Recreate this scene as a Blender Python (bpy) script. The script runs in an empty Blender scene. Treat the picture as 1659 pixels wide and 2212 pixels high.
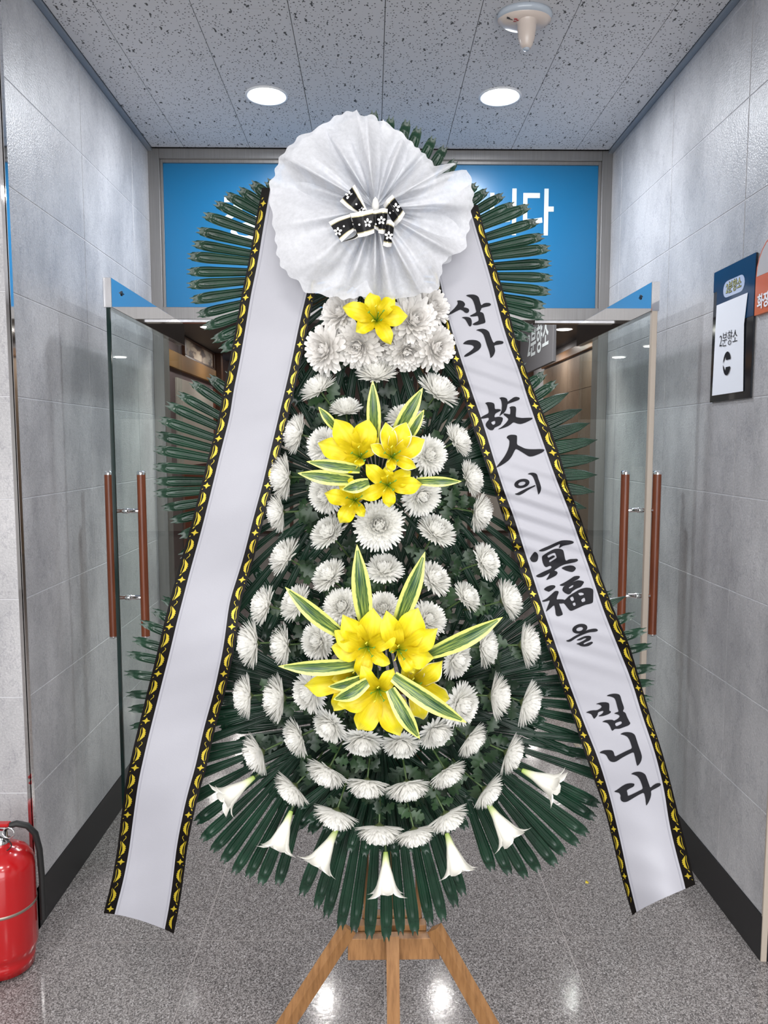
import bpy, bmesh, math, random
from mathutils import Vector, Matrix, Quaternion
from mathutils.geometry import tessellate_polygon
random.seed(7)
PI = math.pi
SC = bpy.context.scene
COL = SC.collection

# ------------------------------------------------------------------ camera
F_PX, CAM_H = 1640.0, 1.54
TILT, YAW = math.atan(148 / F_PX), math.atan(26.5 / F_PX)
cam_d = bpy.data.cameras.new('camera'); cam = bpy.data.objects.new('camera', cam_d); COL.objects.link(cam)
cam_d.sensor_fit = 'VERTICAL'; cam_d.sensor_height = 36.0; cam_d.lens = F_PX / 2212 * 36.0
cam_d.clip_start = 0.05; cam_d.clip_end = 100
cam.location = (0, 0, CAM_H); cam.rotation_euler = (PI / 2 - TILT, 0, -YAW)
SC.camera = cam
SC.view_settings.view_transform = 'Standard'; SC.view_settings.look = 'None'
SC.view_settings.gamma = 1.0; SC.view_settings.use_curve_mapping = False
SC.view_settings.exposure = 0.3
w = bpy.data.worlds.new('world'); SC.world = w; w.use_nodes = True
w.node_tree.nodes['Background'].inputs[0].default_value = (0.6, 0.7, 0.85, 1)
w.node_tree.nodes['Background'].inputs[1].default_value = 0.3

def area(name, loc, size, power, color=(1, 1, 1), shape='RECTANGLE', size_y=None, rot=(0, 0, 0), spread=None):
    l = bpy.data.lights.new(name, 'AREA'); l.shape = shape; l.size = size
    if size_y: l.size_y = size_y
    l.energy = power; l.color = color
    if spread: l.spread = spread
    o = bpy.data.objects.new(name, l); o.location = loc; o.rotation_euler = rot; COL.objects.link(o)
    return o
# lamps of the hall the photographer stands in (ceiling panels behind and above the camera)
for i, (x, y, p) in enumerate([(-1.7, 0.1, 26), (0.0, -0.5, 30), (1.7, 0.1, 26), (-1.2, -2.0, 26), (1.2, -2.0, 26)]):
    area('hall_ceiling_lamp', (x, y, 2.88), 0.6, p * 1.1, (1.0, 0.97, 0.95), size_y=0.6)
# unseen soft fill added behind the camera to brighten wreath, walls and ceiling
area('hall_fill_light', (0, -3.3, 1.35), 5.0, 165, (0.96, 0.98, 1.0), size_y=2.3, rot=(PI / 2, 0, 0))

# ------------------------------------------------------------------ projection helpers (pixels of the photo -> points at a real depth)
def ray(u, v):
    x = (u - 829.5) / F_PX; up = (1106 - v) / F_PX
    f = math.cos(TILT) + math.sin(TILT) * up; z = -math.sin(TILT) + math.cos(TILT) * up
    return Vector((x * math.cos(YAW) + f * math.sin(YAW), f * math.cos(YAW) - x * math.sin(YAW), z))
def P(u, v, Y):
    d = ray(u, v); k = Y / d.y
    return Vector((d.x * k, Y, CAM_H + d.z * k))
def PX(u, v, X):
    d = ray(u, v); k = X / d.x
    return Vector((X, d.y * k, CAM_H + d.z * k))

# ------------------------------------------------------------------ materials
def mat(name, col, rough=0.5, metal=0.0, spec=0.5, emit=None, estr=0, coat=0, trans=0):
    m = bpy.data.materials.new(name); m.use_nodes = True
    b = m.node_tree.nodes['Principled BSDF']
    b.inputs['Base Color'].default_value = (*col, 1); b.inputs['Roughness'].default_value = rough
    b.inputs['Metallic'].default_value = metal; b.inputs['Specular IOR Level'].default_value = spec
    b.inputs['Coat Weight'].default_value = coat
    if emit: b.inputs['Emission Color'].default_value = (*emit, 1); b.inputs['Emission Strength'].default_value = estr
    if trans:
        nt = m.node_tree; t = nt.nodes.new('ShaderNodeBsdfTranslucent'); t.inputs[0].default_value = (*col, 1)
        mx = nt.nodes.new('ShaderNodeMixShader'); mx.inputs[0].default_value = trans
        nt.links.new(b.outputs[0], mx.inputs[1]); nt.links.new(t.outputs[0], mx.inputs[2])
        nt.links.new(mx.outputs[0], nt.nodes['Material Output'].inputs[0])
    return m
def N(m, t, **kw):
    n = m.node_tree.nodes.new(t)
    for k, v in kw.items():
        if k in n.inputs: n.inputs[k].default_value = v
        else: setattr(n, k, v)
    return n
def L(m, a, b): m.node_tree.links.new(a, b)
def bsdf(m): return m.node_tree.nodes['Principled BSDF']
def ramp(m, fac, stops, interp='LINEAR'):
    r = N(m, 'ShaderNodeValToRGB'); cr = r.color_ramp; cr.interpolation = interp
    while len(cr.elements) < len(stops): cr.elements.new(0.5)
    for e, (p, c) in zip(cr.elements, stops): e.position = p; e.color = (*c, 1) if len(c) == 3 else c
    L(m, fac, r.inputs[0]); return r.outputs[0]
def coords(m, scale=(1, 1, 1), kind='Object'):
    if kind == 'World':
        g = N(m, 'ShaderNodeNewGeometry'); src = g.outputs['Position']
    else:
        g = N(m, 'ShaderNodeTexCoord'); src = g.outputs[kind]
    mp = N(m, 'ShaderNodeMapping'); mp.inputs['Scale'].default_value = scale
    L(m, src, mp.inputs[0]); return mp.outputs[0]
def noise(m, vec, scale, detail=2, rough=0.5, out='Fac'):
    n = N(m, 'ShaderNodeTexNoise', Scale=scale, Detail=detail, Roughness=rough)
    L(m, vec, n.inputs['Vector']); return n.outputs[out]
def mixc(m, fac, a, b, mode='MIX'):
    x = N(m, 'ShaderNodeMix', data_type='RGBA', blend_type=mode)
    for i, s in ((0, fac), (6, a), (7, b)):
        if hasattr(s, 'is_output'): L(m, s, x.inputs[i])
        elif isinstance(s, tuple): x.inputs[i].default_value = (*s, 1)
        else: x.inputs[i].default_value = s
    return x.outputs[2]
def bump(m, h, strength=0.3, dist=0.002):
    b = N(m, 'ShaderNodeBump', Strength=strength, Distance=dist); L(m, h, b.inputs['Height'])
    L(m, b.outputs[0], bsdf(m).inputs['Normal'])

def m_tile(name, dark, light):
    m = mat(name, light, 0.38)
    v = coords(m, (1, 1, 0.55), 'World')
    big = noise(m, v, 3.2, 5, 0.6); fine = noise(m, coords(m, (1, 1, 1), 'World'), 150, 3, 0.7)
    c = ramp(m, big, [(0.34, dark), (0.62, light)])
    vein = N(m, 'ShaderNodeTexNoise', Scale=7.0, Detail=6.0, Roughness=0.7); L(m, v, vein.inputs['Vector'])
    vr = ramp(m, vein.outputs['Fac'], [(0.485, (1, 1, 1)), (0.5, (0.80, 0.80, 0.82)), (0.515, (1, 1, 1))])
    c = mixc(m, 1.0, c, vr, 'MULTIPLY')
    sp = ramp(m, fine, [(0.35, (0.86, 0.86, 0.87)), (0.65, (1.08, 1.08, 1.08))])
    L(m, mixc(m, 1.0, c, sp, 'MULTIPLY'), bsdf(m).inputs['Base Color'])
    bump(m, noise(m, coords(m, (1, 1, 1), 'World'), 170, 2, 0.6), 0.5, 0.003)
    return m
M = {}
M['tile'] = m_tile('wall_tile_grey', (0.335, 0.332, 0.342), (0.52, 0.512, 0.518))
M['tan'] = m_tile('wall_tile_tan', (0.42, 0.30, 0.21), (0.52, 0.39, 0.28))
M['grout'] = mat('grout', (0.56, 0.56, 0.58), 0.8)
M['skirt'] = mat('black_granite', (0.008, 0.008, 0.009), 0.35)
M['steel'] = mat('brushed_steel', (0.50, 0.48, 0.47), 0.38, 0.85)
b = M['steel']; L(b, ramp(b, noise(b, coords(b, (300, 300, 4), 'World'), 1, 2), [(0.3, (0.25, 0.24, 0.235)), (0.7, (0.30, 0.29, 0.28))]), bsdf(b).inputs['Base Color'])
M['chrome'] = mat('chrome', (0.85, 0.85, 0.86), 0.04, 1.0)
M['cornice'] = mat('ceiling_trim_metal', (0.30, 0.35, 0.41), 0.3, 0.6)
M['blue'] = mat('blue_film', (0.006, 0.135, 0.30), 0.3)
M['signwhite'] = mat('sign_letters', (0.62, 0.68, 0.70), 0.4)
M['wood_dark'] = mat('dark_wood', (0.10, 0.045, 0.025), 0.35)
M['handle'] = mat('handle_wood', (0.22, 0.06, 0.02), 0.35)
b = M['handle']; L(b, ramp(b, noise(b, coords(b, (60, 60, 3), 'World'), 2, 3), [(0.3, (0.12, 0.027, 0.009)), (0.7, (0.20, 0.052, 0.018))]), bsdf(b).inputs['Base Color'])
M['pine'] = mat('easel_wood', (0.36, 0.19, 0.08), 0.5)
b = M['pine']; n_ = noise(b, coords(b, (40, 8, 5), 'World'), 3, 4, 0.6)
L(b, ramp(b, n_, [(0.3, (0.19, 0.088, 0.030)), (0.55, (0.29, 0.142, 0.052)), (0.8, (0.34, 0.18, 0.072))]), bsdf(b).inputs['Base Color'])
# granite
g = M['granite'] = mat('granite', (0.3, 0.28, 0.28), 0.11)
vv = coords(g, (1, 1, 1), 'World')
vo = N(g, 'ShaderNodeTexVoronoi', Scale=330.0); L(g, vv, vo.inputs['Vector'])
bw = N(g, 'ShaderNodeRGBToBW'); L(g, vo.outputs['Color'], bw.inputs[0])
n1 = noise(g, vv, 190, 3, 0.7)
mx = N(g, 'ShaderNodeMath', operation='ADD'); L(g, bw.outputs[0], mx.inputs[0]); L(g, n1, mx.inputs[1])
c1 = ramp(g, mx.outputs[0], [(0.0, (0.035, 0.034, 0.035)), (0.38, (0.078, 0.072, 0.071)), (0.47, (0.165, 0.150, 0.146)), (0.6, (0.235, 0.218, 0.213)), (0.75, (0.41, 0.395, 0.39))])
mh = N(g, 'ShaderNodeMath', operation='MULTIPLY'); mh.inputs[1].default_value = 0.5; L(g, mx.outputs[0], mh.inputs[0])
cr_in = c1.node.inputs[0]; L(g, mh.outputs[0], cr_in)
L(g, c1, bsdf(g).inputs['Base Color'])
bump(g, noise(g, vv, 60, 2), 0.08, 0.002)
# ceiling board with fissures and pinholes
c = M['ceil'] = mat('mineral_fibre_board', (0.46, 0.46, 0.47), 0.85)
cv = coords(c, (1, 1, 0.02), 'World')
dots = N(c, 'ShaderNodeTexVoronoi', Scale=88.0, Randomness=0.9); L(c, cv, dots.inputs['Vector'])
d1 = ramp(c, dots.outputs['Distance'], [(0.20, (1, 1, 1)), (0.24, (0, 0, 0))])
cv2 = N(c, 'ShaderNodeMapping'); cv2.inputs['Scale'].default_value = (1, 0.42, 0.02); cv2.inputs['Rotation'].default_value = (0, 0, 0.35); L(c, N(c, 'ShaderNodeNewGeometry').outputs['Position'], cv2.inputs[0])
dist = N(c, 'ShaderNodeTexNoise', Scale=55.0, Detail=2.0); L(c, cv, dist.inputs['Vector'])
vm = N(c, 'ShaderNodeVectorMath', operation='SCALE'); vm.inputs['Scale'].default_value = 0.022; L(c, dist.outputs['Color'], vm.inputs[0])
va = N(c, 'ShaderNodeVectorMath', operation='ADD'); L(c, cv2.outputs[0], va.inputs[0]); L(c, vm.outputs[0], va.inputs[1])
fz = N(c, 'ShaderNodeTexVoronoi', Scale=38.0, Randomness=1.0); L(c, va.outputs[0], fz.inputs['Vector'])
d2 = ramp(c, fz.outputs['Distance'], [(0.14, (1, 1, 1)), (0.17, (0, 0, 0))])
spots = N(c, 'ShaderNodeMix', data_type='RGBA', blend_type='LIGHTEN'); spots.inputs[0].default_value = 1
L(c, d1, spots.inputs[6]); L(c, d2, spots.inputs[7])
L(c, mixc(c, spots.outputs[2], (0.62, 0.615, 0.63), (0.08, 0.08, 0.08)), bsdf(c).inputs['Base Color'])
M['ceil_gap'] = mat('ceiling_joint', (0.12, 0.12, 0.12), 0.9)
M['room_ceil'] = mat('grey_glossy_ceiling', (0.13, 0.135, 0.15), 0.55)
M['plaster'] = mat('light_plaster', (0.62, 0.61, 0.6), 0.8)
M['mauve'] = mat('mauve_wallpaper', (0.22, 0.16, 0.17), 0.7)
M['mustard'] = mat('mustard_soffit', (0.36, 0.19, 0.06), 0.6)
M['cream'] = mat('cream_panel', (0.75, 0.70, 0.62), 0.6)
M['black'] = mat('black_plastic', (0.012, 0.012, 0.014), 0.3)
M['rubber'] = mat('black_rubber', (0.01, 0.01, 0.01), 0.6)
M['lamp'] = mat('lamp_lens', (1, 1, 1), 0.5, emit=(0.93, 0.96, 1.0), estr=14)
M['lamp2'] = mat('room_lamp_lens', (1, 1, 1), 0.5, emit=(1, 0.97, 0.93), estr=5)
M['trimwhite'] = mat('lamp_trim', (0.75, 0.76, 0.78), 0.35)
M['detector'] = mat('ivory_plastic', (0.62, 0.53, 0.47), 0.25)
M['smoke'] = mat('clear_bezel', (0.45, 0.50, 0.56), 0.12)
M['red'] = mat('red_enamel', (0.40, 0.008, 0.010), 0.18, coat=0.4)
M['redmark'] = mat('red_print', (0.35, 0.03, 0.03), 0.4)
M['band'] = mat('dull_metal_band', (0.32, 0.27, 0.23), 0.4, 0.7)
M['navy'] = mat('navy_acrylic', (0.003, 0.030, 0.085), 0.3, spec=0.25)
M['blackacr'] = mat('black_acrylic', (0.012, 0.014, 0.018), 0.08)
M['paper'] = mat('paper', (0.80, 0.82, 0.88), 0.6)
M['ink'] = mat('ink', (0.010, 0.010, 0.013), 0.7, spec=0.2)
M['orange'] = mat('orange_acrylic', (0.60, 0.13, 0.035), 0.3)
M['orangelite'] = mat('pale_grey_acrylic', (0.50, 0.46, 0.44), 0.3)
M['olive'] = mat('olive_letter_fill', (0.42, 0.42, 0.16), 0.5)
M['edgebeige'] = mat('door_seal_profile', (0.42, 0.36, 0.30), 0.35)
M['edgeglass'] = mat('glass_edge_green', (0.004, 0.018, 0.016), 0.1)
# glass
def m_glass(name, tint, refl):
    m = bpy.data.materials.new(name); m.use_nodes = True; nt = m.node_tree; nt.nodes.remove(nt.nodes['Principled BSDF'])
    t = nt.nodes.new('ShaderNodeBsdfTransparent'); t.inputs[0].default_value = (*tint, 1)
    gl = nt.nodes.new('ShaderNodeBsdfGlossy'); gl.inputs['Roughness'].default_value = 0.0
    fr = nt.nodes.new('ShaderNodeFresnel'); fr.inputs[0].default_value = 1.5
    geo = nt.nodes.new('ShaderNodeNewGeometry'); mr = nt.nodes.new('ShaderNodeMapRange')
    mr.inputs['To Min'].default_value = 1.5; mr.inputs['To Max'].default_value = 1 / 1.5
    nt.links.new(geo.outputs['Backfacing'], mr.inputs['Value']); nt.links.new(mr.outputs[0], fr.inputs[0])
    mm = nt.nodes.new('ShaderNodeMath'); mm.operation = 'MULTIPLY'; mm.inputs[1].default_value = refl
    nt.links.new(fr.outputs[0], mm.inputs[0])
    mx = nt.nodes.new('ShaderNodeMixShader'); nt.links.new(mm.outputs[0], mx.inputs[0])
    nt.links.new(t.outputs[0], mx.inputs[1]); nt.links.new(gl.outputs[0], mx.inputs[2])
    nt.links.new(mx.outputs[0], nt.nodes['Material Output'].inputs[0]); return m
M['glass'] = m_glass('tinted_glass', (0.93, 0.965, 0.955), 0.45)
# plants
M['palm'] = mat('plastic_palm_green', (0.010, 0.052, 0.030), 0.27, spec=0.45)
b = M['palm']; L(b, ramp(b, noise(b, coords(b, (1, 1, 1), 'World'), 14, 3), [(0.3, (0.004, 0.020, 0.0105)), (0.7, (0.010, 0.042, 0.022))]), bsdf(b).inputs['Base Color'])
M['mum'] = mat('white_petal', (0.97, 0.965, 0.935), 0.5, trans=0.42)
M['silk'] = mat('grey_white_silk', (0.86, 0.84, 0.81), 0.65, trans=0.25)
M['mumleaf'] = mat('mum_leaf_green', (0.018, 0.062, 0.022), 0.45)
b = M['mumleaf']; L(b, ramp(b, noise(b, coords(b, (1, 1, 1), 'World'), 9, 2), [(0.35, (0.005, 0.017, 0.008)), (0.7, (0.022, 0.060, 0.018))]), bsdf(b).inputs['Base Color'])
M['stem'] = mat('stem_green', (0.05, 0.09, 0.025), 0.5)
M['calyx'] = mat('calyx_green', (0.05, 0.07, 0.02), 0.6)
def m_uv_grad(name, stops, rough, vein=True, trans=0.15, axis='X', absx=False, extra=None):
    m = mat(name, (1, 1, 1), rough, trans=0)
    uv = N(m, 'ShaderNodeUVMap'); sx = N(m, 'ShaderNodeSeparateXYZ'); L(m, uv.outputs[0], sx.inputs[0])
    src = sx.outputs[axis]
    c = ramp(m, src, stops)
    return m, uv, sx, c
# yellow lily petal: u along, v across
def m_lily(name, edge):
    m = mat(name, (0.8, 0.7, 0.02), 0.45)
    uv = N(m, 'ShaderNodeUVMap'); sx = N(m, 'ShaderNodeSeparateXYZ'); L(m, uv.outputs[0], sx.inputs[0])
    along = ramp(m, sx.outputs['X'], [(0.0, (0.35, 0.45, 0.01)), (0.22, (0.66, 0.50, 0.004)), (0.75, (0.82, 0.70, 0.008)), (1.0, (0.84, 0.78, 0.10))])
    wv = noise(m, coords(m, (2, 26, 1), 'UV'), 1.5, 2); ln = ramp(m, wv, [(0.35, (0.86, 0.82, 0.7)), (0.6, (1, 1, 1))])
    c = mixc(m, 1.0, along, ln, 'MULTIPLY')
    if edge:
        a = N(m, 'ShaderNodeMath', operation='SUBTRACT'); a.inputs[1].default_value = 0.5; L(m, sx.outputs['Y'], a.inputs[0])
        ab = N(m, 'ShaderNodeMath', operation='ABSOLUTE'); L(m, a.outputs[0], ab.inputs[0])
        ml = N(m, 'ShaderNodeMath', operation='MULTIPLY_ADD'); L(m, sx.outputs['X'], ml.inputs[0]); ml.inputs[1].default_value = 0.12; L(m, ab.outputs[0], ml.inputs[2])
        e = ramp(m, ml.outputs[0], [(0.50, (0, 0, 0)), (0.57, (1, 1, 1))])
        c = mixc(m, e, c, (0.86, 0.84, 0.62))
    b = bsdf(m); L(m, c, b.inputs['Base Color'])
    t = N(m, 'ShaderNodeBsdfTranslucent'); L(m, c, t.inputs[0]); mx = N(m, 'ShaderNodeMixShader'); mx.inputs[0].default_value = 0.15
    L(m, b.outputs[0], mx.inputs[1]); L(m, t.outputs[0], mx.inputs[2]); L(m, mx.outputs[0], m.node_tree.nodes['Material Output'].inputs[0])
    return m
M['lily'] = m_lily('yellow_lily_petal', False); M['lilyedge'] = m_lily('white_edged_lily_petal', True)
M['stamen'] = mat('stamen_yellow', (0.62, 0.58, 0.04), 0.5); M['pistil'] = mat('pistil_green', (0.10, 0.28, 0.02), 0.5)
# variegated leaf
v_ = M['varieg'] = mat('variegated_leaf', (1, 1, 1), 0.35)
uv = N(v_, 'ShaderNodeUVMap'); sx = N(v_, 'ShaderNodeSeparateXYZ'); L(v_, uv.outputs[0], sx.inputs[0])
st = noise(v_, coords(v_, (1.6, 22, 1), 'UV'), 1.6, 3)
gr = ramp(v_, st, [(0.36, (0.010, 0.035, 0.012)), (0.50, (0.03, 0.10, 0.03)), (0.64, (0.42, 0.50, 0.10))])
a = N(v_, 'ShaderNodeMath', operation='SUBTRACT'); a.inputs[1].default_value = 0.5; L(v_, sx.outputs['Y'], a.inputs[0])
ab = N(v_, 'ShaderNodeMath', operation='ABSOLUTE'); L(v_, a.outputs[0], ab.inputs[0])
nz = noise(v_, coords(v_, (5, 1, 1), 'UV'), 2.0, 2); ad = N(v_, 'ShaderNodeMath', operation='MULTIPLY_ADD'); L(v_, nz, ad.inputs[0]); ad.inputs[1].default_value = 0.12; L(v_, ab.outputs[0], ad.inputs[2])
ed = ramp(v_, ad.outputs[0], [(0.34, (0, 0, 0)), (0.375, (1, 1, 1))])
pw = N(v_, 'ShaderNodeMath', operation='GREATER_THAN'); L(v_, sx.outputs['X'], pw.inputs[0]); pw.inputs[1].default_value = 0.93
em = N(v_, 'ShaderNodeMath', operation='MAXIMUM'); L(v_, ed, em.inputs[0]); L(v_, pw.outputs[0], em.inputs[1])
L(v_, mixc(v_, em.outputs[0], gr, (0.66, 0.70, 0.18)), bsdf(v_).inputs['Base Color'])
# white trumpet lily
t_ = M['whitelily'] = mat('white_trumpet_petal', (0.8, 0.8, 0.7), 0.5)
uv = N(t_, 'ShaderNodeUVMap'); sx = N(t_, 'ShaderNodeSeparateXYZ'); L(t_, uv.outputs[0], sx.inputs[0])
L(t_, ramp(t_, sx.outputs['X'], [(0.0, (0.34, 0.50, 0.08)), (0.16, (0.62, 0.68, 0.36)), (0.34, (0.80, 0.79, 0.70)), (1.0, (0.80, 0.78, 0.72))]), bsdf(t_).inputs['Base Color'])
# ribbons
s_ = M['satin'] = mat('white_satin', (0.345, 0.345, 0.382), 0.45)
bump(s_, noise(s_, coords(s_, (1, 1, 1), 'World'), 260, 2), 0.12, 0.001)
M['hem'] = mat('grey_hem', (0.30, 0.30, 0.34), 0.4)
M['border'] = mat('black_satin', (0.004, 0.003, 0.0025), 0.35, spec=0.12)
M['gold'] = mat('gold_foil', (0.46, 0.35, 0.02), 0.32, 0.4)
M['goldline'] = mat('gold_thread', (0.42, 0.38, 0.22), 0.35, 0.5)
M['bowwhite'] = mat('silver_white_satin', (0.78, 0.77, 0.75), 0.3)
M['bowblack'] = mat('black_bow_satin', (0.006, 0.006, 0.007), 0.35, spec=0.2)
# tulle (non-woven veil)
tu = M['veil'] = bpy.data.materials.new('nonwoven_veil'); tu.use_nodes = True  # fibres: translucent + gaps
bs = bsdf(tu); bs.inputs['Base Color'].default_value = (0.74, 0.75, 0.78, 1); bs.inputs['Roughness'].default_value = 0.75
tr = N(tu, 'ShaderNodeBsdfTransparent'); tl = N(tu, 'ShaderNodeBsdfTranslucent'); tl.inputs[0].default_value = (0.84, 0.85, 0.88, 1)
m1 = N(tu, 'ShaderNodeMixShader'); m1.inputs[0].default_value = 0.25; L(tu, bs.outputs[0], m1.inputs[1]); L(tu, tl.outputs[0], m1.inputs[2])
m2 = N(tu, 'ShaderNodeMixShader'); L(tu, m1.outputs[0], m2.inputs[1]); L(tu, tr.outputs[0], m2.inputs[2])
fb = ramp(tu, noise(tu, coords(tu, (1, 1, 1), 'World'), 90, 4, 0.7), [(0.3, (0.12, 0.12, 0.12)), (0.75, (0.34, 0.34, 0.34))]); L(tu, fb, m2.inputs[0])
L(tu, m2.outputs[0], tu.node_tree.nodes['Material Output'].inputs[0])

# ------------------------------------------------------------------ mesh helpers
class MB:
    def __init__(s): s.v = []; s.f = []; s.mi = []; s.uv = []; s.sm = []
    def add(s, vs, fs, mi=0, uvs=None, smooth=False):
        o = len(s.v); s.v += [tuple(x) for x in vs]
        for k, f in enumerate(fs):
            s.f.append(tuple(i + o for i in f)); s.mi.append(mi); s.sm.append(smooth)
            s.uv.append([uvs[i] for i in f] if uvs else [(0, 0)] * len(f))
    def box(s, lo, hi, mi=0, bev=0.0):
        x0, y0, z0 = lo; x1, y1, z1 = hi
        if bev > 0:
            bm = bmesh.new(); bmesh.ops.create_cube(bm, size=1)
            for v in bm.verts: v.co = Vector(((x0 + x1) / 2 + v.co.x * (x1 - x0), (y0 + y1) / 2 + v.co.y * (y1 - y0), (z0 + z1) / 2 + v.co.z * (z1 - z0)))
            bmesh.ops.bevel(bm, geom=bm.edges[:], offset=bev, segments=1, affect='EDGES')
            bm.verts.index_update(); s.add([v.co for v in bm.verts], [[q.index for q in f.verts] for f in bm.faces], mi); bm.free(); return
        s.add([(x0, y0, z0), (x1, y0, z0), (x1, y1, z0), (x0, y1, z0), (x0, y0, z1), (x1, y0, z1), (x1, y1, z1), (x0, y1, z1)],
              [(0, 3, 2, 1), (4, 5, 6, 7), (0, 1, 5, 4), (1, 2, 6, 5), (2, 3, 7, 6), (3, 0, 4, 7)], mi)
    def tube(s, pts, rad, n=8, mi=0, cap=True, smooth=True):
        pts = [Vector(p) for p in pts]; rs = rad if isinstance(rad, (list, tuple)) else [rad] * len(pts)
        rings = []; up = None
        for i, p in enumerate(pts):
            d = (pts[min(i + 1, len(pts) - 1)] - pts[max(i - 1, 0)]).normalized()
            if up is None: up = Vector((0, 0, 1)) if abs(d.z) < 0.9 else Vector((1, 0, 0))
            a = d.cross(up).normalized(); b = a.cross(d).normalized(); up = b
            rings.append([p + a * rs[i] * math.cos(2 * PI * k / n) + b * rs[i] * math.sin(2 * PI * k / n) for k in range(n)])
        vs = [q for r in rings for q in r]; fs = []
        for i in range(len(pts) - 1):
            for k in range(n): fs.append((i * n + k, i * n + (k + 1) % n, (i + 1) * n + (k + 1) % n, (i + 1) * n + k))
        s.add(vs, fs, mi, None, smooth)
        if cap:
            s.add(rings[0], [tuple(range(n))], mi); s.add(rings[-1], [tuple(reversed(range(n)))], mi)
    def lathe(s, prof, c, n=24, mi=0, sx=1, sy=1):
        vs = []; fs = []
        for r, z in prof:
            for k in range(n): vs.append((c[0] + r * sx * math.cos(2 * PI * k / n), c[1] + r * sy * math.sin(2 * PI * k / n), c[2] + z))
        for i in range(len(prof) - 1):
            for k in range(n): fs.append((i * n + k, i * n + (k + 1) % n, (i + 1) * n + (k + 1) % n, (i + 1) * n + k))
        s.add(vs, fs, mi, None, True)
    def prism(s, p0, p1, wa, wb, axa, axb, mi=0):   # square bar from p0 to p1, half widths wa along axa, wb along axb
        p0, p1, axa, axb = map(Vector, (p0, p1, axa, axb)); vs = []
        for p in (p0, p1):
            for i, j in ((-1, -1), (1, -1), (1, 1), (-1, 1)): vs.append(p + axa * wa * i + axb * wb * j)
        s.add(vs, [(0, 3, 2, 1), (4, 5, 6, 7), (0, 1, 5, 4), (1, 2, 6, 5), (2, 3, 7, 6), (3, 0, 4, 7)], mi)
    def grid(s, fn, nu, nv, mi=0, smooth=True):    # fn(i/nu, j/nv)
        vs = []; uvs = []
        for i in range(nu + 1):
            for j in range(nv + 1): vs.append(fn(i / nu, j / nv)); uvs.append((i / nu, j / nv))
        fs = [(i * (nv + 1) + j, i * (nv + 1) + j + 1, (i + 1) * (nv + 1) + j + 1, (i + 1) * (nv + 1) + j) for i in range(nu) for j in range(nv)]
        s.add(vs, fs, mi, uvs, smooth)
    def mesh(s, name, mats, shift=None):
        me = bpy.data.meshes.new(name)
        sh = Vector(shift) if shift is not None else Vector((0, 0, 0))
        me.from_pydata([tuple(Vector(v) - sh) for v in s.v], [], s.f)
        for m in (mats if isinstance(mats, (list, tuple)) else [mats]): me.materials.append(m)
        ul = me.uv_layers.new(name='UVMap')
        fl = [c for f in s.uv for q in f for c in q]
        ul.data.foreach_set('uv', fl)
        me.polygons.foreach_set('material_index', s.mi); me.polygons.foreach_set('use_smooth', s.sm)
        me.update(); return me
    def build(s, name, mats, parent=None):
        sh = parent.get('_o') if parent is not None else None
        o = bpy.data.objects.new(name, s.mesh(name, mats, sh)); COL.objects.link(o)
        if parent is not None: o.parent = parent; o['_o'] = sh
        return o
def tag(o, label=None, cat=None, group=None, kind=None):
    if label: o['label'] = label
    if cat: o['category'] = cat
    if group: o['group'] = group
    if kind: o['kind'] = kind
    return o
def thing(name, loc, label, cat, group=None):
    o = bpy.data.objects.new(name, None); o.empty_display_size = 0.05; o.location = loc; COL.objects.link(o)
    o['_o'] = list(loc); return tag(o, label, cat, group)
def struct(name, mb, m):
    o = mb.build(name, m); o['kind'] = 'structure'; o['_o'] = [0, 0, 0]; return o
def share(name, me, parent, loc=(0, 0, 0), q=None, scale=None, label=None):
    o = bpy.data.objects.new(name, me); COL.objects.link(o); o.parent = parent; o.location = loc
    if q is not None: o.rotation_mode = 'QUATERNION'; o.rotation_quaternion = q
    if scale is not None: o.scale = scale if hasattr(scale, '__len__') else (scale,) * 3
    if label: o['label'] = label
    return o
def text_mesh(body, size, mat_, frame, align='CENTER', extrude=0.0004, xs=1.0, offset=0.0, name='lettering', parent=None, bold=0.0):
    """frame = (origin, right, up): lettering as flat mesh on a real surface"""
    cu = bpy.data.curves.new('txt', 'FONT'); cu.body = body; cu.size = size; cu.align_x = align; cu.align_y = 'CENTER'; cu.extrude = extrude; cu.resolution_u = 2; cu.offset = bold
    to = bpy.data.objects.new('txt', cu); COL.objects.link(to); bpy.context.view_layer.update()
    dg = bpy.context.evaluated_depsgraph_get(); me = bpy.data.meshes.new_from_object(to.evaluated_get(dg))
    bpy.data.objects.remove(to); bpy.data.curves.remove(cu)
    o_, r_, u_ = (Vector(x) for x in frame); n_ = r_.cross(u_).normalized()
    sh = Vector(parent['_o']) if parent is not None else Vector((0, 0, 0))
    for v in me.vertices: v.co = o_ + r_ * v.co.x * xs + u_ * v.co.y + n_ * (v.co.z + offset) - sh
    me.materials.clear(); me.materials.append(mat_)
    o = bpy.data.objects.new(name, me); COL.objects.link(o)
    if parent is not None: o.parent = parent
    return o

# ------------------------------------------------------------------ setting
XL, XR, ZC, YF = -1.064, 1.161, 2.94, 3.77
YML, YMR = 2.30, 2.12
ROWZ = [0.142] + [0.453 + 0.3066 * k for k in range(9)] + [ZC - 0.012]
GAP = 0.0016
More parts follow.
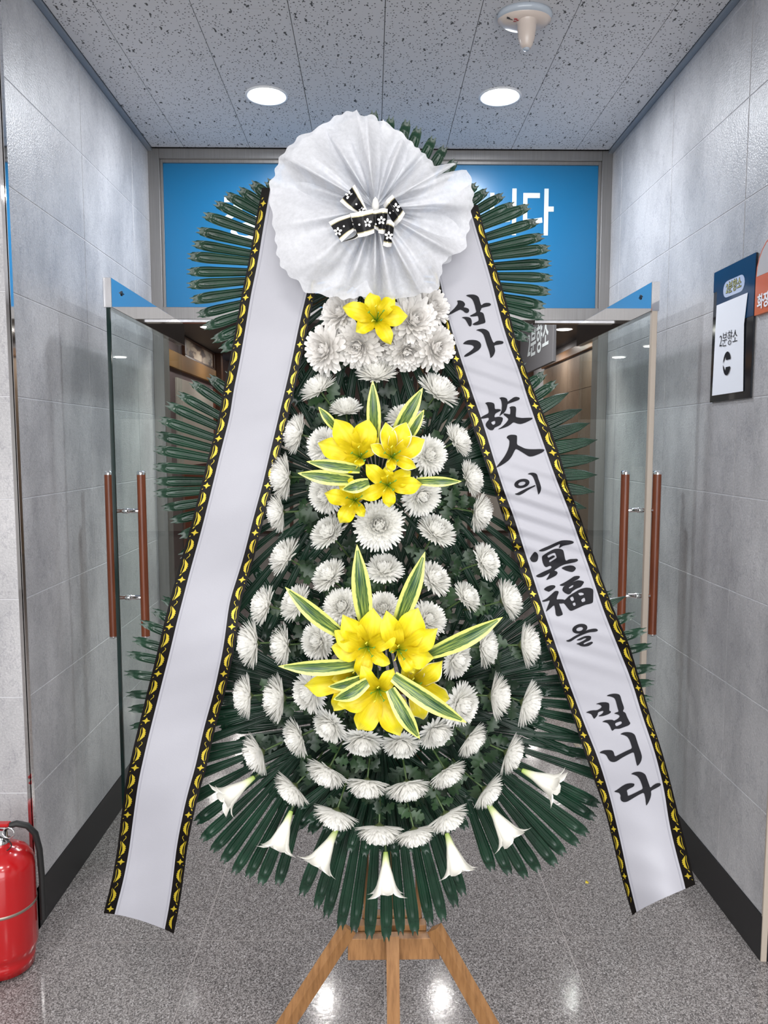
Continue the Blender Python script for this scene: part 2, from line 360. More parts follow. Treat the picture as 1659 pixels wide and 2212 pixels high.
# floor: slab and granite tiles
f = MB(); f.box((-4.5, -3.5, -0.12), (4.5, 13.2, -0.012)); floor = struct('floor', f, M['granite'])
fx = [0.034 + 0.567 * k for k in range(-4, 5)]; fy = [2.24 + 0.567 * k for k in range(-3, 5)]
for i in range(len(fx) - 1):
    for j in range(len(fy) - 1):
        m = MB(); m.box((fx[i] + 0.0013, fy[j] + 0.0013, -0.013), (fx[i + 1] - 0.0013, fy[j + 1] - 0.0013, 0.0)); m.build('floor_tile', M['granite'], floor)
g_ = MB(); x0, x1, y0, y1 = fx[0], fx[-1], fy[0], fy[-1]
g_.box((x0, y0, -0.0125), (x1, y1, -0.0006)); g_.build('joint_filler', mat('floor_joint', (0.27, 0.245, 0.235), 0.7), floor)
g_ = MB()
for lo, hi in [((-4.5, -3.5, -0.013), (4.5, y0, 0)), ((-4.5, y1, -0.013), (4.5, 13.2, 0)), ((-4.5, y0, -0.013), (x0, y1, 0)), ((x1, y0, -0.013), (4.5, y1, 0))]: g_.box(lo, hi)
g_.build('floor_slab', M['granite'], floor)
# ceiling
m = MB(); m.box((-4.5, -3.5, ZC + 0.014), (4.5, YF + 0.1, ZC + 0.1)); ceiling = struct('ceiling', m, M['ceil_gap'])
cx = [XL + 0.022] + [-0.888 + 0.3112 * k for k in range(7)] + [XR - 0.022]
for i in range(len(cx) - 1):
    ys = [2.908 - 0.6154, 2.908, YF - 0.012] if i % 2 else [2.6 - 0.6154, 2.6, 3.2154, YF - 0.012]
    ys = ([1.985, 2.2926, 2.908, 3.5234, YF - 0.012] if i % 2 else [1.985, 2.6, 3.2154, YF - 0.012])
    for j in range(len(ys) - 1):
        m = MB(); m.box((cx[i] + 0.0012, ys[j] + 0.0012, ZC), (cx[i + 1] - 0.0012, ys[j + 1] - 0.0012, ZC + 0.016)); m.build('ceiling_panel', M['ceil'], ceiling)
m = MB(); m.box((-4.5, -3.5, ZC), (4.5, 1.985, ZC + 0.015)); m.box((-4.5, 1.985, ZC), (XL - 0.02, YML + .06, ZC + 0.015)); m.box((XR + 0.02, 1.985, ZC), (4.5, YML + .06, ZC + 0.015))
m.build('hall_ceiling_board', M['ceil'], ceiling)
# side walls with tiles
def side_wall(name, x, sgn, ya, yb, yjoints):
    m = MB(); m.box((min(x - sgn * 0.0016, x - sgn * 0.06), ya + 0.012, 0), (max(x - sgn * 0.0016, x - sgn * 0.06), yb, ZC)); wl = struct(name, m, M['grout'])
    ys = [ya] + yjoints + [yb]
    for i in range(len(ys) - 1):
        for k in range(len(ROWZ) - 1):
            t = MB(); a_, b_ = sorted((x, x - sgn * 0.0095)); t.box((a_, ys[i] + GAP, ROWZ[k] + GAP), (b_, ys[i + 1] - GAP, ROWZ[k + 1] - GAP), bev=0.0009); t.build('wall_tile', M['tile'], wl)
    return wl
side_wall('wall_left', XL, 1, YML, YF + 0.08, [2.915, 3.517])
side_wall('wall_right', XR, -1, YMR, YF + 0.08, [2.416, 3.021, 3.627])
def face_wall(name, xa, xb, y, joints):
    m = MB(); m.box((xa, y + 0.0016, 0), (xb, y + 0.06, ZC)); wl = struct(name, m, M['grout'])
    xs = [xa] + joints + [xb]
    for i in range(len(xs) - 1):
        for k in range(len(ROWZ) - 1):
            t = MB(); t.box((xs[i] + GAP, y, ROWZ[k] + GAP), (xs[i + 1] - GAP, y + 0.0095, ROWZ[k + 1] - GAP), bev=0.0009); t.build('wall_tile', M['tile'], wl)
face_wall('wall_front_left', -2.3, XL - 0.010, YML, [-1.67])
face_wall('wall_front_right', XR + 0.012, 2.4, YMR, [1.78])
m = MB(); m.box((-4.5, YML, 0), (-2.3, YML + 0.06, ZC)); struct('wall_hall_left', m, M['plaster'])
m = MB(); m.box((2.4, YMR, 0), (4.5, YMR + 0.06, ZC)); struct('wall_hall_right', m, M['plaster'])
m = MB(); m.box((-4.5, -3.5, 0), (-4.4, YML, ZC)); struct('wall_hall_side_left', m, M['plaster'])
m = MB(); m.box((4.4, -3.5, 0), (4.5, YML, ZC)); struct('wall_hall_side_right', m, M['plaster'])
m = MB(); m.box((-4.5, -3.5, 0), (4.5, -3.4, ZC)); struct('wall_back', m, M['plaster'])
# skirtings
m = MB(); m.box((XL - 0.02, YML, 0), (XL + 0.004, YF, 0.140)); struct('baseboard_left', m, M['skirt'])
m = MB(); m.box((XR - 0.004, YMR, 0), (XR + 0.02, YF, 0.140)); struct('baseboard_right', m, M['skirt'])
m = MB(); m.box((-2.3, YML - 0.004, 0), (XL - 0.01, YML + 0.02, 0.140)); struct('baseboard_front_left', m, M['skirt'])
m = MB(); m.box((XR + 0.014, YMR - 0.004, 0), (2.4, YMR + 0.02, 0.140)); struct('baseboard_front_right', m, M['skirt'])
# metal corner trims and ceiling coves
m = MB(); m.box((XL - 0.012, YML - 0.004, 0.0), (XL + 0.003, YML + 0.003, ZC), bev=0.001); m.box((XL - 0.001, YML - 0.004, 0.0), (XL + 0.004, YML + 0.014, ZC)); struct('trim_1', m, M['chrome'])
m = MB(); m.box((XR - 0.003, YMR - 0.004, 0.0), (XR + 0.016, YMR + 0.004, ZC), bev=0.001); struct('trim_2', m, M['edgebeige'])
m = MB(); m.box((XL, YML, ZC - 0.012), (XL + 0.021, YF, ZC)); struct('trim_3', m, M['cornice'])
m = MB(); m.box((XR - 0.021, YMR, ZC - 0.012), (XR, YF, ZC)); struct('trim_4', m, M['cornice'])
# door frame with blue transom
m = MB()
for lo, hi in [((XL, YF, 0), (-1.012, YF + 0.1, ZC)), ((1.112, YF, 0), (XR, YF + 0.1, ZC)), ((-1.012, YF, 2.895), (1.112, YF + 0.1, ZC)), ((-1.012, YF, 2.14), (1.112, YF + 0.1, 2.199))]: m.box(lo, hi, bev=0.0015)
frame = struct('door_1', m, M['steel'])
m = MB()
for lo, hi in [((-1.012, YF + 0.018, 2.199), (-1.000, YF + 0.05, 2.895)), ((1.100, YF + 0.018, 2.199), (1.112, YF + 0.05, 2.895)), ((-1.0, YF + 0.018, 2.880), (1.1, YF + 0.05, 2.895))]: m.box(lo, hi, bev=0.001)
m.build('glazing_bead', M['steel'], frame)
m = MB(); m.box((-1.000, YF + 0.03, 2.199), (1.100, YF + 0.04, 2.88)); m.build('blue_sign_panel', M['blue'], frame)
lz = (P(1160, 466, YF + 0.03).z)
text_mesh('니다', 0.235, M['signwhite'], (P(1124, 466, YF + 0.029), (1, 0, 0), (0, 0, 1)), offset=0.0006, parent=frame, name='sign_lettering', align='CENTER', bold=0.004, xs=0.76)
text_mesh('정', 0.235, M['signwhite'], (P(527, 478, YF + 0.029), (1, 0, 0), (0, 0, 1)), offset=0.0006, parent=frame, name='sign_lettering', align='CENTER', bold=0.004)
# recessed floor-spring closers under the header
m = MB(); m.box((-0.99, YF + 0.0, 2.127), (-0.70, YF + 0.05, 2.139)); m.box((0.80, YF, 2.127), (1.09, YF + 0.05, 2.139)); m.build('pivot_plate', M['chrome'], frame)

# glass leaves, swung open against the corridor walls
def leaf_door(name, x, sgn, ynear, label, edge_mat):
    t = thing(name, (x, 3.72, 0), label, 'door')
    m = MB(); m.box((x - 0.006, ynear + 0.012, 0.02), (x + 0.006, 3.70, 2.012)); m.build('glass_pane', M['glass'], t)
    m = MB()
    if edge_mat == 'edgeglass': m.box((x - 0.0062, ynear + 0.004, 0.02), (x + 0.0062, ynear + 0.013, 2.012))
    else: m.box((x - 0.010, ynear + 0.002, 0.02), (x + 0.010, ynear + 0.022, 2.012), bev=0.002)
    m.build('leading_edge', M[edge_mat], t)
    m = MB(); m.box((x - 0.015, ynear, 2.010), (x + 0.015, 3.73, 2.112), bev=0.0012); m.build('top_rail', M['chrome'], t)
    xs = x + sgn * 0.0155; cy, cz = ynear + 0.11, 2.078
    m = MB(); m.tube([(xs, cy, cz), (xs + sgn * 0.002, cy, cz)], 0.009, 12); m.box((xs - 0.001, cy - 0.016, cz - 0.0015), (xs + 0.003 * sgn + 0.001, cy + 0.016, cz + 0.0015)); m.build('rail_screw', M['black'], t)
    m = MB(); m.box((x - 0.014, 3.58, 0.004), (x + 0.014, 3.73, 0.06), bev=0.0012); m.build('pivot_fitting', M['chrome'], t)
    yh = 2.83
    h = thing('pull', (0, 0, 0), None, None); h.parent = t; h.name = 'pull_handle'; h.location = (-x, -3.72, 0); h['_o'] = [0, 0, 0]
    for s2 in (-1, 1):
        bx = x + s2 * 0.060
        m = MB(); m.tube([(bx, yh, 0.815), (bx, yh, 1.425)], 0.0155, 16); m.build('wooden_bar', M['handle'], h)
        m = MB(); m.lathe([(0.0158, 0), (0.0158, 0.010), (0.012, 0.014), (0, 0.0145)], (bx, yh, 1.425), 16); m.lathe([(0, -0.006), (0.0158, -0.006), (0.0158, 0.001)], (bx, yh, 0.815), 16); m.build('end_cap', M['chrome'], h)
    for z in (1.29, 0.963):
        m = MB(); m.tube([(x - 0.066, yh, z), (x - 0.012, yh, z), (x - 0.011, yh, z), (x + 0.011, yh, z), (x + 0.012, yh, z), (x + 0.066, yh, z)], [0.008, 0.008, 0.0105, 0.0105, 0.008, 0.008], 14)
        m.build('standoff', M['chrome'], h)
    return t
leaf_door('glass_door_leaf', -0.915, 1, 2.70, 'clear glass door leaf standing open along the left wall, dark green leading edge', 'edgeglass')
leaf_door('glass_door_leaf', 1.010, -1, 2.74, 'clear glass door leaf standing open along the right wall, beige edge profile', 'edgebeige')

# corridor downlights
def downlight(x, y, label, r=0.073, power=14, group='recessed lights of the corridor ceiling', m='lamp', zc=ZC, col=(0.90, 0.94, 1.0)):
    t = thing('recessed_light', (x, y, zc), label, 'ceiling light', group)
    q = MB(); q.lathe([(r * 0.99, 0.01), (r, -0.003), (r + 0.010, -0.005), (r + 0.014, 0.0)], (x, y, zc), 32); q.build('trim_ring', M['trimwhite'], t)
    q = MB(); q.lathe([(r, -0.001), (r * 0.8, -0.009), (r * 0.4, -0.013), (0.0001, -0.014)], (x, y, zc), 32); q.build('lens', M[m], t)
    if power:
        area('lamp_light', (x, y, zc - 0.018), r * 1.8, power, col, 'DISK')
downlight(-0.422, 3.214, 'glowing round recessed light left of the veil, above the blue sign')
downlight(0.522, 3.207, 'glowing round recessed light right of the veil, below the ivory detector')
# ivory detector
dl = (0.503, 2.615)
t = thing('ceiling_detector', (dl[0], dl[1], ZC), 'ivory plastic ceiling detector with tapering nose at the top edge', 'detector')
q = MB(); q.lathe([(0.0001, 0.0), (0.090, 0.0), (0.090, -0.010), (0.084, -0.018), (0.0001, -0.018)], (dl[0], dl[1], ZC), 36, sy=0.8); q.build('base', M['smoke'], t)
q = MB(); q.lathe([(0.088, -0.010), (0.086, -0.020), (0.07, -0.030), (0.04, -0.034), (0.0001, -0.034)], (dl[0], dl[1] + 0.004, ZC), 36, sy=0.74); q.build('cover', M['detector'], t)
q = MB(); q.lathe([(0.034, -0.030), (0.0305, -0.040), (0.030, -0.055), (0.0265, -0.082), (0.019, -0.104), (0.013, -0.113), (0.011, -0.113)], (dl[0] + 0.005, dl[1] - 0.012, ZC), 32); q.build('nose', M['detector'], t)
q = MB(); q.lathe([(0.011, -0.113), (0.009, -0.118), (0.0001, -0.119)], (dl[0] + 0.005, dl[1] - 0.012, ZC), 20); q.build('lens_tip', M['smoke'], t)
q = MB()
for k in range(3): q.box((dl[0] - 0.040 + 0.0085 * (k % 2), dl[1] - 0.034 + 0.006 * k, ZC - 0.0335), (dl[0] - 0.030 + 0.007 * (k % 2), dl[1] - 0.030 + 0.006 * k, ZC - 0.0285))
q.build('red_mark', M['redmark'], t)
q = MB()
for k in range(7): q.box((dl[0] - 0.064 + 0.0030 * k, dl[1] - 0.036 + 0.0014 * k, ZC - 0.0318), (dl[0] - 0.062 + 0.0030 * k, dl[1] - 0.033 + 0.0014 * k, ZC - 0.027))
q.build('dark_print', M['ink'], t)

# ------------------------------------------------------------------ room beyond the doors
RX0, RX1, RY = -2.45, 2.75, 13.0
m = MB(); m.box((RX0, YF + 0.1, 2.93), (RX1, RY, 2.98)); struct('ceiling_room', m, M['room_ceil'])
m = MB(); m.box((RX0 - 0.1, YF + 0.1, 0), (RX0, 12.1, 2.98)); wr = struct('wall_room_left', m, M['mauve'])
m = MB(); m.box((RX1, YF + 0.1, 0), (RX1 + 0.1, RY, 2.98)); wr2 = struct('wall_room_right', m, M['grout'])
yy = [YF + 0.1 + 0.62 * k for k in range(15)]
zz = [0.0 + 0.45 * k for k in range(7)]
for i in range(len(yy) - 1):
    for k in range(6):
        q = MB(); q.box((RX1 - 0.012, yy[i] + 0.003, zz[k] + 0.003), (RX1 + 0.001, min(yy[i + 1], 12.2) - 0.003, min(zz[k + 1], 2.73) - 0.003)); q.build('wall_tile', M['tan'], wr2)
q = MB(); q.box((RX1 - 0.05, YF + 0.1, 2.72), (RX1, 12.2, 2.83), bev=0.006); struct('trim_5', q, mat('orange_brown_wood', (0.30, 0.14, 0.05), 0.35))
m = MB(); m.box((RX0 - 0.1, YF + 0.1, 0), (XL - 0.06, YF + 0.2, ZC)); m.box((XR + 0.06, YF + 0.1, 0), (RX1 + 0.1, YF + 0.2, ZC)); struct('wall_room_front', m, M['plaster'])
m = MB(); m.box((RX0 - 0.4, RY, 0), (RX1 + 0.1, RY + 0.1, 2.98)); struct('wall_room_far', m, M['wood_dark'])
m = MB(); m.box((XL - 0.06, YML + 0.06, 0), (XL - 0.07, YF + 0.1, ZC)); struct('wall_core_left', m, M['plaster'])
# far wall: pale panels between dark posts
t = thing('folding_screen', (0, RY - 0.06, 0), 'pale panelled screen along the far wall of the room beyond', 'screen')
for k in range(6):
    xa = -2.1 + 0.76 * k
    q = MB(); q.box((xa, RY - 0.05, 0.05), (xa + 0.70, RY - 0.02, 1.95)); q.build('screen_panel', M['cream'], t)
    q = MB(); q.box((xa + 0.70, RY - 0.07, 0.0), (xa + 0.76, RY - 0.01, 2.0)); q.build('screen_post', M['wood_dark'], t)
# left room wall features
t = thing('framed_painting', (RX0, 11.0, 2.68), 'framed painting of pale clouds high on the left wall of the room beyond', 'painting')
q = MB()
for lo, hi in [((RX0, 10.0, 2.66), (RX0 + 0.04, 11.9, 2.69)), ((RX0, 10.0, 2.90), (RX0 + 0.04, 11.9, 2.925)), ((RX0, 10.0, 2.69), (RX0 + 0.04, 10.08, 2.90)), ((RX0, 11.82, 2.69), (RX0 + 0.04, 11.9, 2.90))]: q.box(lo, hi, bev=0.004)
q.build('frame', M['wood_dark'], t)
pm = mat('painting_canvas', (0.5, 0.4, 0.3), 0.5); pn = noise(pm, coords(pm, (1, 1.6, 5), 'World'), 1.3, 5)
L(pm, ramp(pm, pn, [(0.40, (0.05, 0.03, 0.025)), (0.48, (0.16, 0.09, 0.06)), (0.53, (0.62, 0.48, 0.34)), (0.65, (0.74, 0.64, 0.50))]), bsdf(pm).inputs['Base Color'])
q = MB(); q.box((RX0, 10.08, 2.69), (RX0 + 0.02, 11.82, 2.90)); q.build('canvas', pm, t)
q = MB(); q.box((RX0 - 0.001, 8.6, 2.46), (RX0 + 0.05, 11.95, 2.66), bev=0.004); struct('trim_6', q, M['mustard'])
q = MB(); q.box((RX0, 11.95, 0), (RX0 + 0.12, 12.1, 2.93), bev=0.005); struct('trim_7', q, M['wood_dark'])
t = thing('wall_board', (RX0, 11.2, 1.3), 'cream notice board on the left wall of the room beyond, under the mustard band', 'board')
q = MB(); q.box((RX0, 9.6, 1.25), (RX0 + 0.03, 11.75, 2.36), bev=0.004); q.build('panel', M['cream'], t)
q = MB(); q.box((RX0, 11.75, 1.25), (RX0 + 0.05, 11.82, 2.36)); q.build('edge_post', mat('red_brown_wood', (0.24, 0.07, 0.04), 0.4), t)
t = thing('wooden_cabinet', (RX0 + 0.2, 10.9, 0), 'red-brown wooden cabinet below the cream board in the room beyond', 'cabinet')
q = MB(); q.box((RX0 + 0.01, 9.8, 0.06), (RX0 + 0.42, 11.8, 1.18), bev=0.006); q.build('body', mat('cabinet_red_brown', (0.26, 0.09, 0.05), 0.4), t)
for k in range(4):
    q = MB(); q.box((RX0 + 0.42, 9.83 + 0.49 * k, 0.1), (RX0 + 0.44, 10.29 + 0.49 * k, 1.14), bev=0.004); q.build('door', mat('cabinet_door_wood', (0.30, 0.11, 0.06), 0.4), t)
q = MB(); q.box((RX0 + 0.03, 9.83, 0), (RX0 + 0.38, 11.77, 0.06)); q.build('plinth', M['black'], t)
area('room_fill_light', (0.3, 4.7, 2.9), 1.2, 26, (1, 0.97, 0.94), size_y=0.6).data.energy = 60  # extra unseen light, added to brighten the hanging sign and the fans from behind
# lettered board hung along the corridor axis in the room
A = PX(1136, 751, 1.25); B = PX(1190, 722, 1.25)
t = thing('hanging_sign', (1.25, (A.y + B.y) / 2, 2.2), 'grey hanging sign with white lettering in the room beyond, right of the ribbon', 'sign')
ym, zm = (A.y + B.y) / 2, (A.z + B.z) / 2
q = MB(); q.box((1.252, B.y - 0.06, zm - 0.20), (1.275, A.y + 0.25, zm + 0.17), bev=0.002); q.build('board', mat('sign_grey', (0.13, 0.13, 0.14), 0.4), t)
for yv in (B.y, A.y + 0.15):
    q = MB(); q.tube([(1.263, yv, zm + 0.16), (1.263, yv, 2.93)], 0.004, 8); q.build('hanger_rod', M['chrome'], t)
text_mesh('2분향소', 0.235, M['signwhite'], ((1.25, ym, zm), (0, -1, 0), (0, 0, 1)), xs=(A.y - B.y) / 0.9, offset=0.0, parent=t, bold=0.004)
# recessed lights of the room
RL = [(-1.95, 9.3, 'nearest'), (-1.95, 10.9, 'second'), (-1.95, 12.3, 'farthest')]
for x, y, wd in RL: downlight(x, y, 'small recessed light, %s of the left row in the room beyond' % wd, 0.10, 4, 'recessed lights of the room beyond', 'lamp2', 2.93, (1, 0.95, 0.9))
for x, y, wd in [(2.35, 9.4, 'nearest'), (2.35, 10.8, 'second'), (2.2, 12.4, 'farthest')]: downlight(x, y, 'small recessed light, %s of the right row in the room beyond' % wd, 0.10, 4, 'recessed lights of the room beyond', 'lamp2', 2.93, (1, 0.95, 0.9))
for x, y, wd in [(-0.38, 5.72, 'left'), (0.55, 5.72, 'middle'), (1.66, 5.72, 'right')]: downlight(x, y, 'recessed light mirrored in the granite floor, %s of the three behind the doors' % wd, 0.055, 4, 'recessed lights of the room beyond', 'lamp2', 2.93, (1, 0.97, 0.94))

# ------------------------------------------------------------------ signs on the right wall
XS = XR - 0.007
def onwall(u, v, off=0.0): return PX(u, v, XS - off)
t = thing('direction_sign', (XS, 2.46, 1.68), 'navy and black acrylic sign with taped white paper on the right wall', 'sign')
ya, yb, z0, z1 = 2.318, 2.597, 1.679, 2.111
q = MB(); q.box((XS, ya, z0), (XS + 0.006, yb, z1), bev=0.001); q.build('backing', M['blackacr'], t)
q = MB(); zq = 1.925
q.box((XS - 0.0012, ya, zq), (XS, yb - 0.026, z1)); q.box((XS - 0.0012, yb - 0.026, 2.045), (XS, yb, z1)); q.build('navy_panel', M['navy'], t)
def rounded(yc, zc, hw, hh, x, n=8):
    pts = []
    for cyy, a0 in ((yc - hw + hh, PI / 2), (yc + hw - hh, -PI / 2)):
        for k in range(n + 1):
            a_ = a0 + PI * k / n; pts.append((x, cyy + math.cos(a_) * hh, zc + math.sin(a_) * hh))
    return pts
yp, zp = 2.452, 2.038
q = MB(); pts = rounded(yp, zp, 0.072, 0.026, XS - 0.0018); q.add(pts, [tuple(range(len(pts)))]); q.add([(p[0] + 0.0006, p[1], p[2]) for p in pts], [tuple(range(len(pts)))]); q.build('label_plate', mat('pale_blue_plate', (0.45, 0.52, 0.68), 0.3), t)
text_mesh('2분향소', 0.040, M['ink'], ((XS - 0.002, yp, zp), (0, -1, 0), (0, 0, 1)), xs=0.80, parent=t, bold=0.0014)
text_mesh('2분향소', 0.040, M['olive'], ((XS - 0.0027, yp, zp), (0, -1, 0), (0, 0, 1)), xs=0.80, parent=t, bold=0.0)
pc = [onwall(1548, 660, 0.003), onwall(1615, 632, 0.003), onwall(1607, 700, 0.004), onwall(1606, 770, 0.003), onwall(1605, 845, 0.003), onwall(1538, 855, 0.003), onwall(1543, 760, 0.002)]
q = MB(); q.add(pc, [tuple(range(7))]); q.add([p + Vector((0.0006, 0, 0)) for p in pc], [tuple(reversed(range(7)))]); q.build('paper_sheet', M['paper'], t)
ctr = onwall(1576, 733); text_mesh('2분향소', 0.052, M['ink'], ((XS - 0.0045, ctr.y, ctr.z), (0, -1, 0), (0, 0, 1)), xs=0.74, parent=t, bold=-0.0007)
ac = onwall(1573, 785); ay, az, R_ = ac.y, ac.z, 0.038
def arrow_disc(y, z, R, x):   # disc with a left-pointing arrow cut out, opening to the right
    up = []; n = 10
    for s in (1, -1):
        pts = [(R * math.cos(a_), s * R * math.sin(a_)) for a_ in [math.radians(25 + (178 - 25) * k / n) for k in range(n + 1)]]
        pts += [(-0.35 * R, s * 0.62 * R), (-0.25 * R, s * 0.30 * R), (0.85 * R, s * 0.30 * R)]
        up.append([Vector((x, y - 0.72 * p[0], z + p[1])) for p in pts])
    return up
q = MB()
for poly in arrow_disc(ay, az, R_, XS - 0.0046):
    for tri in tessellate_polygon([poly]): q.add([poly[i] for i in tri], [(0, 1, 2)])
q.build('arrow_symbol', M['ink'], t)
# orange sign, cut by the frame
t = thing('restroom_sign', (XS, 2.23, 1.92), 'orange and pale grey rounded sign cut off by the right edge', 'sign')
yo0, yo1, zo0, zo1, zm_ = 2.10, 2.307, 1.922, 2.16, 2.035
def arch(y0, y1, zb, zt, x, n=12):
    yc = (y0 + y1) / 2; r = (y1 - y0) / 2; pts = [(y0, zb), (y1, zb)]
    pts += [(yc + r * math.cos(PI * k / n), (zt - r) + r * math.sin(PI * k / n)) for k in range(n + 1)]
    return [Vector((x, p[0], p[1])) for p in pts]
def plate(pts, thick, name, m_, parent):
    q = MB(); n = len(pts); q.add(list(pts) + [p + Vector((thick, 0, 0)) for p in pts], [tuple(range(n)), tuple(reversed(range(n, 2 * n)))] + [(i, (i + 1) % n, n + (i + 1) % n, n + i) for i in range(n)]); return q.build(name, m_, parent)
plate(arch(yo0, yo1, zo0, 2.14, XS - 0.004), 0.014, 'orange_back', M['orange'], t)
plate(arch(yo0 + 0.006, yo1 - 0.006, zm_, 2.134, XS - 0.0046), 0.0005, 'pale_panel', M['orangelite'], t)
hw = onwall(1659, 645)
text_mesh('화장실', 0.046, M['paper'], ((XS - 0.006, yo1 - 0.018, 1.955), (0, -1, 0), (0, 0, 1)), xs=0.8, parent=t, align='LEFT', bold=0.0012)
q = MB(); q.add([Vector((XS - 0.006, 2.222, 1.985)), Vector((XS - 0.006, 2.206, 1.985)), Vector((XS - 0.006, 2.20, 2.03)), Vector((XS - 0.006, 2.232, 2.02))], [(0, 1, 2, 3)]); q.build('pictogram', M['paper'], t)

# ------------------------------------------------------------------ fire extinguisher
ex, ey = -1.082, 2.135
t = thing('fire_extinguisher', (ex, ey, 0), 'red fire extinguisher with black hose standing at the left edge', 'fire extinguisher')
q = MB(); q.lathe([(0.0001, 0.0), (0.078, 0.0), (0.080, 0.03), (0.076, 0.04), (0.087, 0.055), (0.089, 0.07), (0.089, 0.30), (0.084, 0.325), (0.068, 0.347), (0.045, 0.362), (0.026, 0.368), (0.024, 0.375)], (ex, ey, 0.008), 40); q.build('cylinder', M['red'], t)
q = MB(); q.lathe([(0.0895, 0.0), (0.0905, 0.001), (0.0905, 0.008), (0.0895, 0.009)], (ex, ey, 0.195), 40); q.build('strap', M['band'], t)
q = MB(); q.lathe([(0.024, 0.0), (0.026, 0.012), (0.019, 0.016), (0.019, 0.040), (0.0001, 0.042)], (ex, ey, 0.382), 24); q.build('valve', M['chrome'], t)
q = MB(); q.box((ex - 0.06, ey - 0.012, 0.432), (ex + 0.028, ey + 0.012, 0.442), bev=0.003); q.box((ex - 0.06, ey - 0.010, 0.412), (ex + 0.01, ey + 0.010, 0.420), bev=0.003); q.build('lever', M['red'], t)
q = MB(); q.tube([(ex + 0.03 + 0.016 * math.cos(a_ / 12 * 2 * PI), ey - 0.014, 0.418 + 0.016 * math.sin(a_ / 12 * 2 * PI)) for a_ in range(13)], 0.0018, 6); q.build('safety_pin', M['chrome'], t)
hp = [(0.018, 0.0, 0.430), (0.045, 0.004, 0.437), (0.072, 0.014, 0.425), (0.088, 0.026, 0.395), (0.094, 0.036, 0.34), (0.096, 0.040, 0.25), (0.096, 0.040, 0.12)]
q = MB(); q.tube([(ex + a_, ey + b_, c_) for a_, b_, c_ in hp], 0.009, 12); q.build('hose', M['rubber'], t)
q = MB(); q.tube([(ex + 0.008 + 0.035 * math.sin(k / 10 * PI), ey - 0.026, 0.415 - 0.055 * k / 10) for k in range(11)], 0.0018, 6); q.build('seal_cord', M['rubber'], t)
q = MB(); q.add([(ex - 0.12, ey + 0.13, 0.0), (ex + 0.02, ey + 0.13, 0.0), (ex + 0.035, ey - 0.02, 0.0), (ex + 0.005, ey - 0.10, 0.0), (ex - 0.12, ey - 0.11, 0.0)] + [(ex - 0.12, ey + 0.13, 0.008), (ex + 0.02, ey + 0.13, 0.008), (ex + 0.035, ey - 0.02, 0.008), (ex + 0.005, ey - 0.10, 0.008), (ex - 0.12, ey - 0.11, 0.008)],
               [(0, 4, 3, 2, 1) [::-1], (5, 6, 7, 8, 9)[::-1]] + [(i, (i + 1) % 5, 5 + (i + 1) % 5, 5 + i) for i in range(5)])
tag(q.build('rubber_mat', M['rubber']), 'black rubber mat under the fire extinguisher', 'mat')

# ------------------------------------------------------------------ easel
YE = 1.862
t = thing('flower_easel', (0.02, 1.85, 0), 'light brown wooden tripod easel carrying the whole wreath', 'easel')
def bar_px(u0, v0, u1, v1, Y0, Y1, name, lab=None):
    a_, b_ = P(u0, v0, Y0), P(u1, v1, Y0)
    q = MB(); q.box((min(a_.x, b_.x), Y0, min(a_.z, b_.z)), (max(a_.x, b_.x), Y1, max(a_.z, b_.z)), bev=0.0015); return q.build(name, M['pine'], t)
bar_px(751, 2029, 950, 2073, YE, YE + 0.03, 'crossbar')
bar_px(773, 2000, 921, 2024, YE + 0.035, YE + 0.065, 'crossbar')
bar_px(782, 1979, 912, 1992, YE + 0.07, YE + 0.10, 'crossbar')
zt = P(830, 560, YE).z
for u in (791, 903):
    x_ = P(u, 1950, YE + 0.08).x; zb = P(u, 2010, YE + 0.08).z
    q = MB(); q.box((x_ - 0.007, YE + 0.066, zb), (x_ + 0.007, YE + 0.09, zt), bev=0.001); q.build('upright', M['pine'], t)
for v in (1500, 1050, 640):
    zc_ = P(830, v, YE).z; q = MB(); q.box((-0.17, YE + 0.04, zc_ - 0.014), (0.21, YE + 0.064, zc_ + 0.014), bev=0.001); q.build('rung', M['pine'], t)
def to_floor(p, q_):
    k = p.z / (p.z - q_.z); return p + (q_ - p) * k
pc0 = P(848, 2018, YE - 0.012); pc1 = P(850, 2212, YE - 0.045); pf = to_floor(pc0, pc1)
q = MB(); q.prism(pf, pc0, 0.0165, 0.010, (1, 0, 0), (0, 1, 0)); q.build('leg', M['pine'], t)
for ua, ub, sg in ((754, 618, -1), (938, 1057, 1)):
    a_, b_ = P(ua, 2004, YE + 0.008), P(ub, 2212, YE - 0.07); fl = to_floor(a_, b_); d_ = (fl - a_).normalized()
    ax = Vector((0, 1, 0)); ax = (ax - d_ * ax.dot(d_)).normalized(); bx = d_.cross(ax)
    c45 = math.cos(0.5 * sg); s45 = math.sin(0.5 * sg)
    q = MB(); q.prism(fl, a_, 0.014, 0.017, ax * c45 + bx * s45, bx * c45 - ax * s45); q.build('leg', M['pine'], t)
bk = P(845, 1700, YE + 0.08); q = MB(); q.prism((bk.x, 2.16, 0), (bk.x, YE + 0.075, 0.75), 0.014, 0.010, (1, 0, 0), (0, 1, 0)); q.build('back_leg', M['pine'], t)

